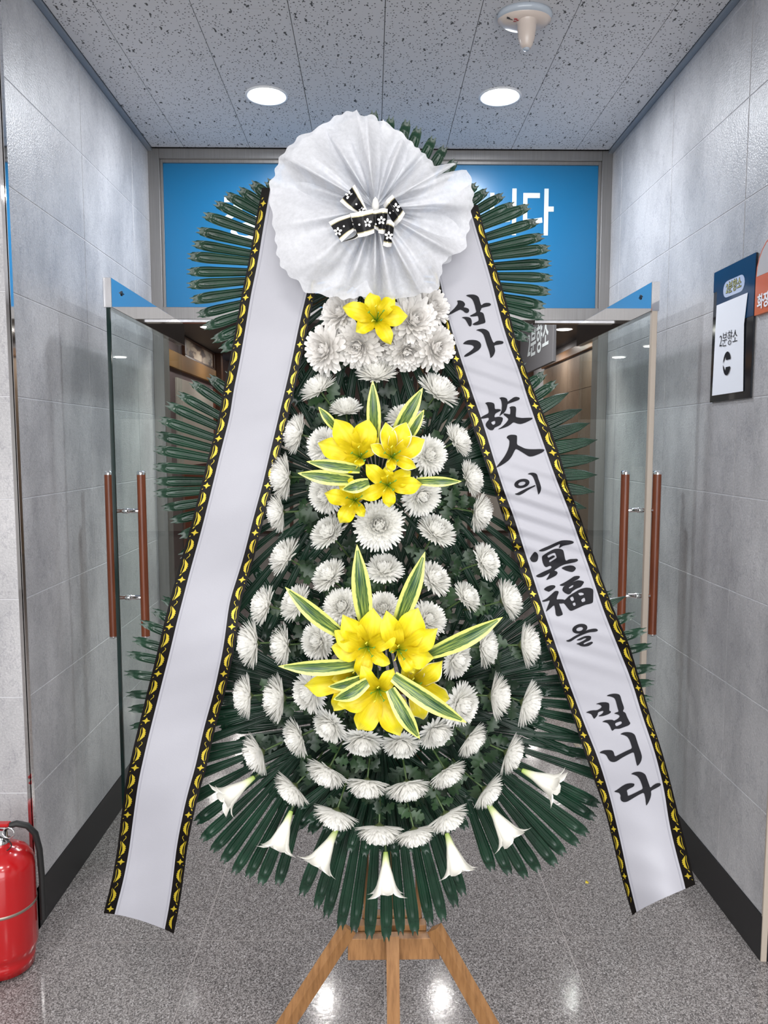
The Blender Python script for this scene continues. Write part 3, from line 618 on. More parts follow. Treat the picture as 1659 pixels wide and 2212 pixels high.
# ------------------------------------------------------------------ palm fans
def palm_mesh(kind):
    q = MB(); nL, nT = 16, 8
    if kind == 'notched':
        q2 = []
        # cross profile heights (towards -Y): flange, groove, centre rib
        def hgt(tt, s):
            a_ = abs(tt)
            ends = min(1.0, max(0.0, (0.945 - s) / 0.025)) * min(1, s / 0.05)
            lip = 0.0046 * math.exp(-((a_ - 0.60) / 0.20) ** 2)           # raised U-shaped lip
            rib = 0.0030 * math.exp(-(a_ / 0.10) ** 2) * (1.0 if s < 0.87 else max(0.0, (0.90 - s) / 0.03))
            capl = 0.004 * math.exp(-((s - 0.928) / 0.012) ** 2) * (a_ < 0.62)
            return (lip + rib + 0.0012) * ends + capl - 0.0035 * (1 - a_ * a_) * 0.5
        def wid(s):
            if s < 0.87: return 0.0018 + 0.0106 * (s / 0.87) ** 1.25
            k = (s - 0.87) / 0.13; return 0.0124 * (1 - 0.38 * k * k)
        ts = [-1, -0.84, -0.72, -0.62, -0.50, -0.30, -0.12, 0, 0.12, 0.30, 0.50, 0.62, 0.72, 0.84, 1]
        ss = [0, 0.08, 0.45, 0.83, 0.87, 0.895, 0.915, 0.928, 0.94, 0.955, 0.975]
        vs = []; uvs = []
        for s in ss:
            for tt in ts:
                vs.append((s, -hgt(tt, s) * 1.0, wid(s) * tt / 1.0)); uvs.append((s, (tt + 1) / 2))
        n = len(ts)
        # tip row: two teeth and a centre notch
        tipx = [0.978, 0.987, 0.997, 1.006, 1.000, 0.988, 0.983, 0.982, 0.983, 0.988, 1.000, 1.006, 0.997, 0.987, 0.978]
        for tt, tx in zip(ts, tipx): vs.append((tx, 0.0, wid(0.99) * tt * (0.92 if abs(tt) > 0.8 else 1.0))); uvs.append((1, (tt + 1) / 2))
        rows = len(ss) + 1
        fs = [(i * n + j, i * n + j + 1, (i + 1) * n + j + 1, (i + 1) * n + j) for i in range(rows - 1) for j in range(n - 1)]
        q.add(vs, fs, 0, uvs, True)
    else:
        def fn(i, j):
            tt = j * 2 - 1; wv = 0.003 * (1 - i) + 0.0172 * max(0.0, math.sin(PI * i ** 1.7)) ** 0.5 + 0.0004
            return (i, 0.0022 * math.cos(j * 8 * PI) - 0.003 * (1 - tt * tt), wv * tt)
        q.grid(fn, 14, 16)
    return q.mesh('palm_leaf_' + kind, M['palm'])
LEAF = {'n': palm_mesh('notched'), 'p': palm_mesh('pleated')}
def fan(name, cu, cv, Y, tips, label, group='green palm leaf fans', hide=(), wide=1.0):
    c0 = P(cu, cv, Y); t = thing(name, tuple(c0), label, 'palm fan', group)
    for k, tp in enumerate(tips):
        kind = tp[2] if len(tp) > 2 else 'n'
        tipp = P(tp[0], tp[1], Y - 0.006 * (k % 3)); d_ = tipp - c0
        ang = math.atan2(d_.z, d_.x); ln = d_.length
        st = 0.06 * ln
        o = bpy.data.objects.new('palm_leaf', LEAF[kind]); COL.objects.link(o); o.parent = t
        # local X -> leaf direction, local Y -> depth (leaf front is -Y)
        xa = d_.normalized(); ya = Vector((0, 1, 0)); ya = (ya - xa * ya.dot(xa)).normalized(); za = xa.cross(ya)
        roll = random.uniform(-0.12, 0.12)
        Mx = Matrix((xa, ya, za)).transposed().to_4x4() @ Matrix.Rotation(roll, 4, 'X')
        o.matrix_local = Matrix.Translation(xa * st + Vector((0, 0.004 * ((k * 7) % 5 - 2), 0))) @ Mx @ Matrix.Diagonal((ln - st, 1, wide * random.uniform(0.94, 1.06), 1))
    hb = MB(); hb.lathe([(0.0001, 0), (0.035, 0), (0.035, 0.006), (0.0001, 0.006)], (0, 0, 0), 16)
    h = share('hub', hb.mesh('hub', M['palm']), t, (0, 0.012, 0), Quaternion((1, 0, 0), PI / 2))
    return t
def arc(cu, cv, ru, rv, a0, a1, step, jit=4):
    out = []; a_ = a0
    while a_ <= a1 + 1e-6:
        r = 1 + random.uniform(-jit, jit) / ru
        out.append((cu + ru * r * math.cos(math.radians(a_)), cv - rv * r * math.sin(math.radians(a_)))); a_ += step
    return out
# top tier: tips read from the photograph on the sides, arcs where hidden
topL = [(576, 392), (541, 394), (513, 405), (487, 420), (462, 437), (440, 466), (425, 497), (413, 524), (406, 554), (403, 586), (406, 618), (411, 649), (424, 679), (441, 708), (457, 736), (477, 758)]
topR = [(1031, 398), (1055, 408), (1088, 422), (1113, 440), (1143, 448), (1163, 478), (1177, 508), (1188, 537), (1192, 568), (1192, 602), (1190, 631), (1180, 660), (1174, 687), (1157, 713), (1140, 735)]
topT = [(740, 262), (775, 248), (808, 240), (845, 250), (880, 262), (905, 274), (938, 292), (962, 317), (985, 345)] + [(618, 350), (650, 320), (690, 290)]
fan('palm_fan', 798, 590, 1.800, topL + topR + topT + arc(798, 590, 330, 330, 205, 335, 7), 'top fan of dark green notched plastic palm leaves behind the veil')
midL = [(492, 800), (450, 812), (410, 824), (385, 850), (358, 872), (345, 905), (337, 938), (331, 970), (333, 1008), (333, 1040), (335, 1066), (350, 1098), (366, 1126), (388, 1158)]
midR = [(1176, 806), (1203, 825)] + [(u, v, 'p') for u, v in [(1230, 848), (1256, 884), (1275, 914), (1288, 950), (1294, 990), (1292, 1026), (1283, 1062), (1268, 1098)]]
fan('palm_fan', 735, 1040, 1.818, midL + arc(735, 1040, 380, 380, 205, 250, 6.5) + arc(735, 1040, 330, 330, 96, 140, 7), 'middle left fan of green notched palm leaves over the glass door')
fan('palm_fan', 905, 1025, 1.815, midR + arc(905, 1025, 350, 350, 290, 335, 6.5) + arc(905, 1025, 330, 330, 40, 84, 7), 'middle right fan with pointed pleated palm leaves beside the lettered ribbon')
botL = [(352, 1290), (328, 1318), (300, 1345), (288, 1380), (273, 1413), (271, 1452), (273, 1500), (275, 1535), (283, 1570), (300, 1605)]
botR = [(1322, 1277), (1351, 1288, 'p'), (1375, 1328), (1395, 1360), (1408, 1395), (1414, 1440), (1413, 1475), (1411, 1512), (1400, 1545), (1385, 1580)]
fan('palm_fan', 720, 1500, 1.832, botL + arc(720, 1500, 350, 330, 120, 205, 6.2) + arc(720, 1500, 260, 240, 95, 205, 8), 'lower left fan of green palm leaves crossing behind the blank ribbon')
fan('palm_fan', 930, 1490, 1.829, botR + arc(930, 1490, 350, 330, -25, 62, 6.2) + arc(930, 1490, 260, 240, -25, 85, 8), 'lower right fan of green palm leaves crossing behind the lettered ribbon')
lowL = [(300, 1640), (330, 1668), (365, 1700), (395, 1735), (421, 1779), (436, 1812), (457, 1840), (478, 1867), (505, 1886), (534, 1898), (563, 1907), (600, 1912)]
lowR = [(1390, 1610), (1360, 1650), (1330, 1690), (1294, 1738), (1287, 1770), (1268, 1800), (1250, 1826), (1222, 1850), (1201, 1868), (1166, 1885), (1135, 1893), (1101, 1890), (1065, 1885)]
fan('palm_fan', 700, 1570, 1.824, lowL, 'bottom left fan of dark palm leaves spreading over the granite floor', wide=1.22)
fan('palm_fan', 950, 1560, 1.821, lowR, 'bottom right fan of dark palm leaves spreading over the granite floor', wide=1.22)
lowM = [(652, 1931), (683, 1962), (704, 1987), (735, 2005), (764, 2017), (798, 2024), (835, 2033), (866, 2024), (897, 2018), (930, 2000), (958, 1986), (985, 1960), (1003, 1939)]
fan('palm_fan', 830, 1480, 1.806, lowM, 'bottom centre fan of dark palm leaves hanging over the easel legs', wide=1.22)
fan('palm_fan', 815, 1050, 1.838, arc(815, 1050, 235, 250, 0, 359, 9, 10), 'round inner fan of palm leaves behind the middle flowers')
fan('palm_fan', 828, 1330, 1.845, arc(828, 1330, 250, 250, 0, 359, 9, 10), 'round inner fan of palm leaves behind the upper flowers of the bottom tier')
fan('palm_fan', 828, 1540, 1.842, arc(828, 1540, 330, 290, 165, 375, 5.5, 10), 'wide hidden fan of palm leaves behind the lower rows of white flowers', wide=1.25)
fan('palm_fan', 828, 1600, 1.790, arc(828, 1600, 215, 255, 205, 335, 9, 10), 'short inner fan of dark palm leaves under the bottom white flowers')

# ------------------------------------------------------------------ flowers
def petal_strip(q, p_fn, w_fn, n, cup=0.25, mi=0):
    """p_fn(s)->(point, tangent-side vector, normal)"""
    vs = []; uvs = []
    for k in range(n + 1):
        s = k / n; p, sd, nr = p_fn(s); ww = w_fn(s)
        vs += [p - sd * ww + nr * ww * cup, p, p + sd * ww + nr * ww * cup]; uvs += [(s, 0), (s, .5), (s, 1)]
    fs = []
    for k in range(n):
        for j in range(2): fs.append((k * 3 + j, k * 3 + j + 1, (k + 1) * 3 + j + 1, (k + 1) * 3 + j))
    q.add(vs, fs, mi, uvs, True)
def mum_mesh(name, layers, m_, seed, wprof=(0.3, 0.7, 0.98, 0.95, 0.28)):
    rnd = random.Random(seed); q = MB()
    for (cnt, e0, ln, wd, curl) in layers:
        ph0 = rnd.random() * 6
        for k in range(cnt):
            ph = ph0 + 2 * PI * (k + rnd.uniform(-0.3, 0.3)) / cnt; e = math.radians(e0 + rnd.uniform(-4.5, 4.5)); l = ln * rnd.uniform(0.92, 1.06); cu_ = math.radians(curl * rnd.uniform(0.6, 1.4))
            rad = Vector((math.cos(ph), math.sin(ph), 0)); sd = Vector((-math.sin(ph), math.cos(ph), 0))
            tw = rnd.uniform(-0.25, 0.25)
            pts = [rad * 0.08 + Vector((0, 0, 0.02))]; nn = 3; angs = []
            for i in range(nn):
                an = e + cu_ * (i + 0.5) / nn; pts.append(pts[-1] + (rad * math.cos(an) + Vector((0, 0, 1)) * math.sin(an)) * l / nn)
            def fn(s, pts=pts, rad=rad, sd=sd, e=e, cu_=cu_, tw=tw):
                x3 = s * 3; i = min(2, int(x3)); an = e + cu_ * s
                nr = (-rad * math.sin(an) + Vector((0, 0, 1)) * math.cos(an)); s2 = (sd * math.cos(tw) + nr * math.sin(tw))
                return pts[i].lerp(pts[i + 1], x3 - i), s2, nr
            petal_strip(q, fn, lambda s, wd=wd: wd * wprof[int(round(s * 4))], 4, 0.35)
    # solid core so the head is opaque
    q.lathe([(0.0001, 0.22), (0.14, 0.18), (0.2, 0.10), (0.18, 0.02), (0.06, 0.0)], (0, 0, 0), 12)
    return q.mesh(name, m_)
def dome(l0, l1, e0, c0, c1, wd=0.074, dens=1.0, p=1.0):
    out = []; n = 11
    for k in range(n):
        e = e0 + (86 - e0) * k / (n - 1); f_ = (k / (n - 1)) ** p
        out.append((max(5, int(dens * 44 * math.cos(math.radians(e * 0.97)))), e, l0 + (l1 - l0) * f_, wd * (1.08 - 0.35 * f_), c0 + (c1 - c0) * math.sin(PI * min(1, f_ * 0.9))))
    return out
LYX = [(12, 70, 0.45, 0.07, 45), (9, 62, 0.32, 0.07, 60)]
LY = dome(1.0, 0.66, 3, 12, 46); LY2 = dome(1.0, 0.60, -3, 10, 70, 0.078, 1.0, 0.8); LY3 = dome(1.03, 0.80, 12, 4, 30)
SLK = [(17, -4, 1.0, 0.145, 4), (19, 8, 0.97, 0.14, 12), (19, 20, 0.90, 0.135, 24), (18, 32, 0.82, 0.125, 34), (16, 44, 0.73, 0.12, 42), (13, 56, 0.63, 0.11, 46), (10, 68, 0.54, 0.10, 44), (7, 80, 0.46, 0.08, 40)]
LY += LYX; LY2 += LYX
HEAD = {'a': mum_mesh('mum_head_a', LY, M['mum'], 1), 'b': mum_mesh('mum_head_b', LY2, M['mum'], 2), 'c': mum_mesh('mum_head_c', LY3, M['mum'], 3),
        's': mum_mesh('silk_head', SLK, M['silk'], 4, (0.3, 0.62, 0.95, 1.05, 0.45))}
cq = MB(); cq.lathe([(0.05, -0.16), (0.09, -0.10), (0.20, -0.03), (0.30, 0.03), (0.22, 0.06)], (0, 0, 0), 12); CAL = cq.mesh('calyx', M['calyx'])
def mumleaf_mesh(seed):
    rnd = random.Random(seed); q = MB()
    out = [(0, 0.02), (0.12, 0.05), (0.22, 0.20), (0.30, 0.26), (0.34, 0.16), (0.40, 0.14), (0.48, 0.34), (0.58, 0.38), (0.60, 0.24), (0.66, 0.18), (0.78, 0.24), (0.86, 0.20), (0.90, 0.10), (1.0, 0.0)]
    vs = []; fs = []
    for k, (x_, w_) in enumerate(out):
        z_ = -0.25 * x_ * x_; w_ *= rnd.uniform(0.85, 1.1)
        vs += [(x_ + 0.03 * (w_ > 0.3), -w_, z_ + 0.35 * w_), (x_, 0, z_), (x_ + 0.03 * (w_ > 0.3), w_, z_ + 0.35 * w_)]
    for k in range(len(out) - 1):
        for j in range(2): fs.append((k * 3 + j, k * 3 + j + 1, (k + 1) * 3 + j + 1, (k + 1) * 3 + j))
    q.add(vs, fs, 0, None, True); return q.mesh('mum_leaf', M['mumleaf'])
MLEAF = [mumleaf_mesh(k) for k in range(3)]
def mum(u, v, size, phi, tilt, kind, label, group, Y=None, leaves=7, name='chrysanthemum'):
    ph, ti = math.radians(phi), math.radians(tilt)
    ax = Vector((math.sin(ti) * math.cos(ph), -math.cos(ti), math.sin(ti) * math.sin(ph))).normalized()
    if Y is None: Y = 1.625 + 0.085 * min(1, tilt / 75)
    R = size * 1.06 / 2 * Y / F_PX
    o0 = P(u, v, Y) - ax * 0.27 * R
    t = thing(name, tuple(o0), label, 'flower', group)
    q = ax.to_track_quat('Z', 'Y') @ Quaternion((0, 0, 1), random.random() * 6)
    share('flower_head', HEAD[kind], t, (0, 0, 0), q, R)
    share('calyx', CAL, t, (0, 0, 0), q, R * 0.8)
    s1 = o0 - ax * 0.10 * R; s2 = o0 - ax * (0.035 + 0.2 * R); s3 = s2 + Vector((-ax.x * 0.02, 0.04, -ax.z * 0.02 - 0.01)); s4 = Vector((s3.x - ax.x * 0.02, 1.795, s3.z - ax.z * 0.02))
    sq = MB(); sq.tube([s1, s2, s3, s4], 0.0022, 6); sq.build('stem', M['stem'], t)
    for k in range(leaves):
        f_ = random.random(); base = s1.lerp(s2, 0.3 + 0.7 * f_) if k < 3 else s2.lerp(s4, random.uniform(0, 0.8))
        base = base + Vector((random.uniform(-.02, .02), 0.0, random.uniform(-.02, .02))) * (k > 2)
        a_ = random.random() * 2 * PI
        dirv = Vector((math.cos(a_), random.uniform(-0.5, 0.25), math.sin(a_))).normalized()
        up = Vector((random.uniform(-.4, .4), -1, random.uniform(-.2, .6))).normalized()
        xa = dirv; ya = up.cross(xa).normalized(); za = xa.cross(ya)
        lq = Matrix((xa, ya, za)).transposed().to_quaternion()
        share('leaf', MLEAF[k % 3], t, base - o0, lq, random.uniform(0.034, 0.052))
    return t
G1, G2 = 'white chrysanthemums of the middle tier', 'white chrysanthemums of the bottom tier'
MUMS = [
 (813, 806, 82, 90, 62, 'c', 'white chrysanthemum standing alone under the silk flowers, above the upright striped leaf', G1),
 (686, 836, 78, 125, 72, 'a', 'white chrysanthemum tilted up-left beside the blank ribbon, highest on that side', G1),
 (949, 842, 92, 55, 68, 'a', 'white chrysanthemum tilted up-right beside the first lettered stretch of ribbon, highest on that side', G1),
 (747, 883, 66, 95, 66, 'c', 'small white chrysanthemum above the left striped leaf tip', G1),
 (877, 899, 78, 85, 60, 'b', 'white chrysanthemum half hidden by the two slanting striped leaves', G1),
 (639, 936, 84, 165, 76, 'a', 'white chrysanthemum in profile facing left, upper of those along the blank ribbon', G1),
 (991, 950, 76, 30, 70, 'a', 'white chrysanthemum facing right, upper of those along the lettered ribbon', G1),
 (697, 960, 80, 150, 38, 'b', 'round white chrysanthemum behind the left tip of the upper yellow lilies', G1),
 (931, 982, 80, 20, 30, 'b', 'round white chrysanthemum touching the right tip of the white-edged lily', G1),
 (611, 1030, 94, 178, 74, 'a', 'white chrysanthemum in profile facing left, left of the long striped leaf tip', G1),
 (1019, 1033, 78, 15, 68, 'a', 'white chrysanthemum facing right, just past the horizontal striped leaf tip', G1),
 (699, 1070, 82, 190, 40, 'b', 'round white chrysanthemum left of the lowest lily of the upper bunch', G1),
 (914, 1074, 86, -30, 28, 'b', 'shaggy white chrysanthemum under the right striped leaf of the upper bunch', G1),
 (600, 1107, 82, 182, 76, 'a', 'white chrysanthemum in profile facing left, second below the striped leaf tip', G1),
 (1035, 1108, 80, -10, 66, 'c', 'white chrysanthemum facing right, near the small Korean syllable on the ribbon', G1),
 (708, 1148, 84, 128, 64, 'a', 'white chrysanthemum tilted up-left, left of the largest bloom', G1),
 (819, 1134, 104, 90, 10, 'b', 'largest white chrysanthemum facing the camera, centre under the upper lilies', G1),
 (944, 1145, 88, 62, 64, 'a', 'white chrysanthemum tilted up-right, right of the largest bloom', G1),
 (613, 1200, 84, 145, 72, 'a', 'white chrysanthemum tilted up-left at the top left corner of the bottom tier', G2),
 (709, 1241, 80, 130, 66, 'a', 'white chrysanthemum tilted up-left, left of the tall striped leaf', G2),
 (830, 1225, 80, 90, 60, 'b', 'white chrysanthemum facing up between the two upright striped leaves', G2),
 (939, 1248, 82, 45, 64, 'a', 'white chrysanthemum tilted up-right, right of the second upright striped leaf', G2),
 (1051, 1212, 80, 25, 60, 'a', 'white chrysanthemum at the top right corner of the bottom tier, near the ribbon', G2),
 (1010, 1288, 70, 38, 68, 'a', 'small white chrysanthemum with drooping petals above the right striped leaf tip', G2),
 (1096, 1295, 88, 20, 74, 'c', 'white chrysanthemum seen from behind with green calyx, near the ribbon on the right', G2),
 (568, 1306, 84, 160, 72, 'a', 'white chrysanthemum facing left beside the blank ribbon, third row', G2),
 (637, 1301, 82, 145, 66, 'a', 'white chrysanthemum tucked behind the left slanting striped leaf', G2),
 (738, 1308, 82, 115, 34, 'b', 'round white chrysanthemum left of the tall striped leaf base', G2),
 (828, 1312, 74, 90, 35, 'b', 'white chrysanthemum between the bases of the upright striped leaves', G2),
 (928, 1336, 80, 55, 38, 'b', 'round white chrysanthemum above the right yellow lily', G2),
 (541, 1390, 102, 178, 74, 'a', 'large white chrysanthemum in profile, farthest left beside the blank ribbon', G2),
 (609, 1394, 88, 180, 72, 'a', 'white chrysanthemum in profile facing left, above the left horizontal striped leaf', G2),
 (682, 1385, 82, 165, 42, 'b', 'round white chrysanthemum between the slanting and horizontal striped leaves', G2),
 (1051, 1398, 86, 5, 70, 'a', 'white chrysanthemum facing right, under the right striped leaf tip', G2),
 (1137, 1393, 92, 5, 76, 'c', 'white chrysanthemum in profile, farthest right in its row beside the ribbon', G2),
 (990, 1427, 82, -10, 52, 'b', 'white chrysanthemum right of the white-edged back lily', G2),
 (529, 1504, 90, 180, 76, 'a', 'white chrysanthemum in profile facing left, outermost in the fifth row', G2),
 (600, 1508, 100, 178, 76, 'c', 'white chrysanthemum in profile facing left with flat back, second in the fifth row', G2),
 (664, 1497, 92, 185, 48, 'b', 'shaggy white chrysanthemum at the left lily tip of the bottom bunch', G2),
 (1072, 1504, 96, 0, 78, 'c', 'thin-profile white chrysanthemum facing right, second from outside on the right', G2),
 (1141, 1520, 98, -15, 74, 'a', 'white chrysanthemum facing right and down, outermost on the right of the fifth row', G2),
 (1001, 1524, 94, -5, 46, 'b', 'shaggy white chrysanthemum behind the long lower right striped leaf', G2),
 (639, 1594, 84, 195, 64, 'a', 'white chrysanthemum facing left, above the left trumpet lilies', G2),
 (709, 1571, 82, 215, 45, 'b', 'white chrysanthemum lower left of the bottom lily bunch', G2),
 (783, 1606, 88, 262, 44, 'b', 'white chrysanthemum just under the lowest yellow petal', G2),
 (867, 1612, 84, 272, 42, 'b', 'white chrysanthemum under the lower striped leaf tip', G2),
 (943, 1586, 88, 310, 46, 'b', 'white chrysanthemum right of the lower striped leaf tip', G2),
 (1020, 1600, 84, -35, 66, 'a', 'white chrysanthemum facing down-right, under the shaggy bloom', G2),
 (556, 1628, 90, 200, 74, 'c', 'white chrysanthemum facing left above the leftmost trumpet lily', G2),
 (1104, 1630, 88, -20, 72, 'a', 'white chrysanthemum facing right beside the rightmost trumpet lily', G2),
 (705, 1671, 94, 238, 58, 'a', 'white chrysanthemum leftmost of the middle four in the second lowest row', G2),
 (792, 1698, 92, 262, 58, 'a', 'white chrysanthemum second of the middle four in the second lowest row', G2),
 (881, 1703, 98, 280, 58, 'a', 'white chrysanthemum third of the middle four in the second lowest row', G2),
 (968, 1673, 86, 305, 60, 'a', 'white chrysanthemum rightmost of the middle four in the second lowest row', G2),
 (629, 1706, 90, 222, 68, 'a', 'white chrysanthemum right above the second trumpet lily from the left', G2),
 (1055, 1711, 84, -35, 70, 'a', 'white chrysanthemum right above the second trumpet lily from the right', G2),
 (724, 1763, 96, 250, 70, 'a', 'white chrysanthemum first from the left in the lowest row', G2),
 (819, 1797, 98, 268, 66, 'a', 'white chrysanthemum above the central trumpet lily in the lowest row', G2),
 (897, 1803, 88, 285, 68, 'a', 'white chrysanthemum third in the lowest row, partly overlapped', G2),
 (968, 1768, 92, 300, 68, 'a', 'white chrysanthemum last on the right in the lowest row', G2),
]
for r_ in MUMS: mum(*r_)
GS = 'silk chrysanthemums of the top tier'
for u, v, s, ph, ti, lab, Y in [
  (733, 672, 88, 150, 35, 'grey-white silk chrysanthemum left of the top yellow lily, under the veil', 1.69),
  (697, 755, 98, 180, 40, 'grey-white silk chrysanthemum lowest left of the top cluster', 1.68),
  (772, 748, 96, 240, 30, 'grey-white silk chrysanthemum under the left petal of the top yellow lily', 1.67),
  (832, 752, 74, 270, 30, 'small greenish-white silk chrysanthemum under the lowest petal of the top lily', 1.69),
  (880, 762, 86, 280, 36, 'grey-white silk chrysanthemum lower right of the top lily', 1.68),
  (897, 690, 104, 20, 22, 'largest grey-white silk chrysanthemum right of the top yellow lily', 1.66),
  (945, 752, 92, -20, 36, 'grey-white silk chrysanthemum lowest right, beside the ribbon border', 1.68),
  (937, 660, 80, 30, 35, 'grey-white silk chrysanthemum partly hidden under the right veil edge', 1.70)]:
    mum(u, v, s, ph, ti, 's', lab, GS, Y=Y, leaves=2, name='silk_chrysanthemum')

# yellow silk lilies: real petals from a common throat
def lily(cu, cv, Y, tips, label, edge=False, wid=0.30, group='yellow silk lilies'):
    c0 = P(cu, cv, Y); t = thing('yellow_lily', tuple(c0), label, 'flower', group); m_ = M['lilyedge' if edge else 'lily']
    back = c0 + Vector((0, 0.028, 0))
    for k, (tu_, tv_) in enumerate(tips):
        tip = P(tu_, tv_, Y - 0.012 + 0.006 * (k % 2)); d_ = tip - c0; ln = (tip - back).length; w_ = max(0.011, 1.1 * wid * d_.length * (1.05 if k % 2 else 0.85))
        fwd = Vector((0, -1, 0)); sd = d_.cross(fwd).normalized(); bulge = 0.022 * min(1, d_.length / 0.08); rr = random.uniform(0, 6)
        q = MB()
        def fn(i, j, back=back, tip=tip, sd=sd, w_=w_, bulge=bulge, rr=rr, d_=d_):
            s, tt = i, j * 2 - 1
            p = back.lerp(tip, s) + fwd * (bulge * math.sin(PI * s ** 0.8)) - fwd * 0.010 * max(0, s - 0.75) / 0.25
            ww = w_ * (0.20 + 0.80 * math.sin(PI * min(1, s * 0.86 + 0.04)) ** 0.9) * (1 if s < 0.72 else max(0.03, (1 - ((s - 0.72) / 0.28) ** 1.6)) ** 0.75)
            rip = 0.0055 * math.sin(13 * s + rr) * abs(tt) ** 2 * (s > 0.2) * (1 if tt > 0 else -1)
            return p + sd * ww * tt + fwd * (0.30 * ww * tt * tt - 0.0025 * math.exp(-(tt / 0.12) ** 2) + rip)
        q.grid(fn, 16, 8); q.build('petal', m_, t)
    for k in range(5):
        a_ = 2 * PI * k / 5 + 0.4; e_ = c0 + Vector((0.016 * math.cos(a_), -0.026, 0.016 * math.sin(a_) + 0.006))
        q = MB(); q.tube([back, back.lerp(e_, 0.5) + Vector((0, -0.004, 0)), e_], 0.0008, 5); q.tube([e_ - Vector((0.002, 0, 0.002)), e_ + Vector((0.002, 0, 0.002))], 0.0014, 5); q.build('stamen', M['stamen' if k % 2 else 'pistil'], t)
    q = MB(); q.tube([back, c0 + Vector((0.004, -0.034, 0.008))], 0.0012, 6); q.build('pistil', M['pistil'], t)
    q = MB(); q.tube([back, (back.x, 1.70, back.z - 0.01), (back.x, 1.79, back.z - 0.02)], 0.0024, 6); q.build('stem', M['stem'], t)
    return t
lily(813, 689, 1.620, [(740, 662), (800, 630), (853, 640), (881, 681), (845, 743), (768, 716)], 'single yellow lily under the veil edge at the top', wid=0.27)
lily(777, 988, 1.570, [(723, 905), (796, 905), (686, 957), (818, 945), (776, 1008), (735, 1018)], 'yellow lily upper left in the middle bunch', wid=0.27)
lily(766, 1083, 1.575, [(700, 1066), (734, 1131), (787, 1117), (742, 1026), (795, 1050)], 'yellow lily pointing down, lowest left in the middle bunch', wid=0.27)
lily(838, 1050, 1.560, [(790, 1003), (888, 1018), (913, 1047), (842, 1097), (778, 1076), (835, 1006)], 'deep yellow lily lowest right in the middle bunch', wid=0.27)
lily(847, 988, 1.550, [(833, 912), (878, 912), (800, 960), (918, 949), (900, 1011), (843, 1020)], 'white-edged yellow lily upper right in the middle bunch', True, wid=0.25)
lily(766, 1466, 1.585, [(655, 1484), (720, 1537), (700, 1450), (771, 1540)], 'yellow lily pointing left in the bottom bunch, behind the short striped leaves', wid=0.22)
lily(893, 1480, 1.590, [(957, 1430), (972, 1514), (914, 1558), (905, 1430), (868, 1445)], 'pale-edged yellow lily at the back right of the bottom bunch', True, wid=0.27)
lily(793, 1404, 1.560, [(740, 1330), (807, 1316), (858, 1364), (716, 1400), (843, 1436), (778, 1466), (722, 1365)], 'yellow lily upper left in the bottom bunch', wid=0.27)
lily(861, 1410, 1.555, [(834, 1322), (903, 1315), (946, 1360), (937, 1424), (896, 1456), (842, 1395)], 'yellow lily upper right in the bottom bunch', wid=0.26)
lily(818, 1498, 1.545, [(780, 1440), (850, 1446), (729, 1524), (774, 1581), (866, 1591), (878, 1520)], 'yellow lily lowest in the bottom bunch', wid=0.25)
# striped leaves
def striped(bu, bv, tu_, tv_, w_px, Yb, Yt, label, bend=0.0):
    b0, tp = P(bu, bv, Yb), P(tu_, tv_, Yt); d_ = tp - b0; fwd = Vector((0, -1, 0)); sd = d_.cross(fwd).normalized(); w_ = w_px / 2 * Yb / F_PX
    q = MB()
    def fn(i, j):
        s, tt = i, j * 2 - 1; ww = w_ * (0.45 + 0.55 * math.sin(PI * min(1, s + 0.12) * 0.85)) * (1 - s ** 5) + 0.0003
        return b0.lerp(tp, s) + fwd * (0.016 * math.sin(PI * s)) + sd * (ww * tt + bend * math.sin(PI * s)) + fwd * 0.35 * ww * abs(tt)
    q.grid(fn, 16, 6); o = q.mesh('striped_leaf', M['varieg'], b0)
    o = bpy.data.objects.new('striped_leaf', o); o.location = b0; COL.objects.link(o)
    return tag(o, label, 'leaf', 'striped leaves of the lily bunches')
for a_ in [
 (809, 955, 805, 822, 30, 1.60, 1.575, 'upright yellow-edged striped leaf of the middle bunch'),
 (852, 945, 913, 838, 34, 1.60, 1.575, 'wider yellow-edged striped leaf slanting up right in the middle bunch'),
 (876, 955, 916, 885, 22, 1.60, 1.58, 'short narrow striped leaf just right of the wider slanting one'),
 (732, 932, 688, 879, 20, 1.60, 1.58, 'short striped leaf pointing up left in the middle bunch'),
 (778, 1014, 662, 997, 26, 1.575, 1.555, 'upper of the two striped leaves pointing left in the middle bunch'),
 (762, 1038, 643, 1022, 31, 1.575, 1.555, 'lower of the two striped leaves pointing left in the middle bunch'),
 (797, 1042, 739, 1058, 29, 1.525, 1.520, 'short striped leaf lying over the lower lilies of the middle bunch'),
 (900, 1039, 997, 1040, 22, 1.575, 1.56, 'thin striped leaf pointing straight right in the middle bunch'),
 (790, 1350, 771, 1176, 42, 1.585, 1.55, 'tall upright striped leaf left of centre in the bottom bunch'),
 (858, 1350, 918, 1192, 40, 1.585, 1.55, 'tall striped leaf leaning right in the bottom bunch'),
 (738, 1370, 616, 1268, 36, 1.58, 1.545, 'long striped leaf slanting up left in the bottom bunch'),
 (928, 1412, 1086, 1333, 40, 1.58, 1.545, 'long striped leaf slanting up right in the bottom bunch'),
 (778, 1434, 601, 1439, 36, 1.575, 1.545, 'long striped leaf lying horizontally left in the bottom bunch'),
 (784, 1464, 708, 1483, 26, 1.535, 1.53, 'upper of the two short striped leaves over the left lily'),
 (794, 1472, 720, 1511, 34, 1.520, 1.515, 'lower of the two short striped leaves over the left lily'),
 (850, 1460, 1008, 1561, 40, 1.525, 1.52, 'long striped leaf slanting down right in the bottom bunch'),
 (843, 1488, 907, 1596, 36, 1.510, 1.505, 'striped leaf pointing down beside the lowest lily')]: striped(*a_)

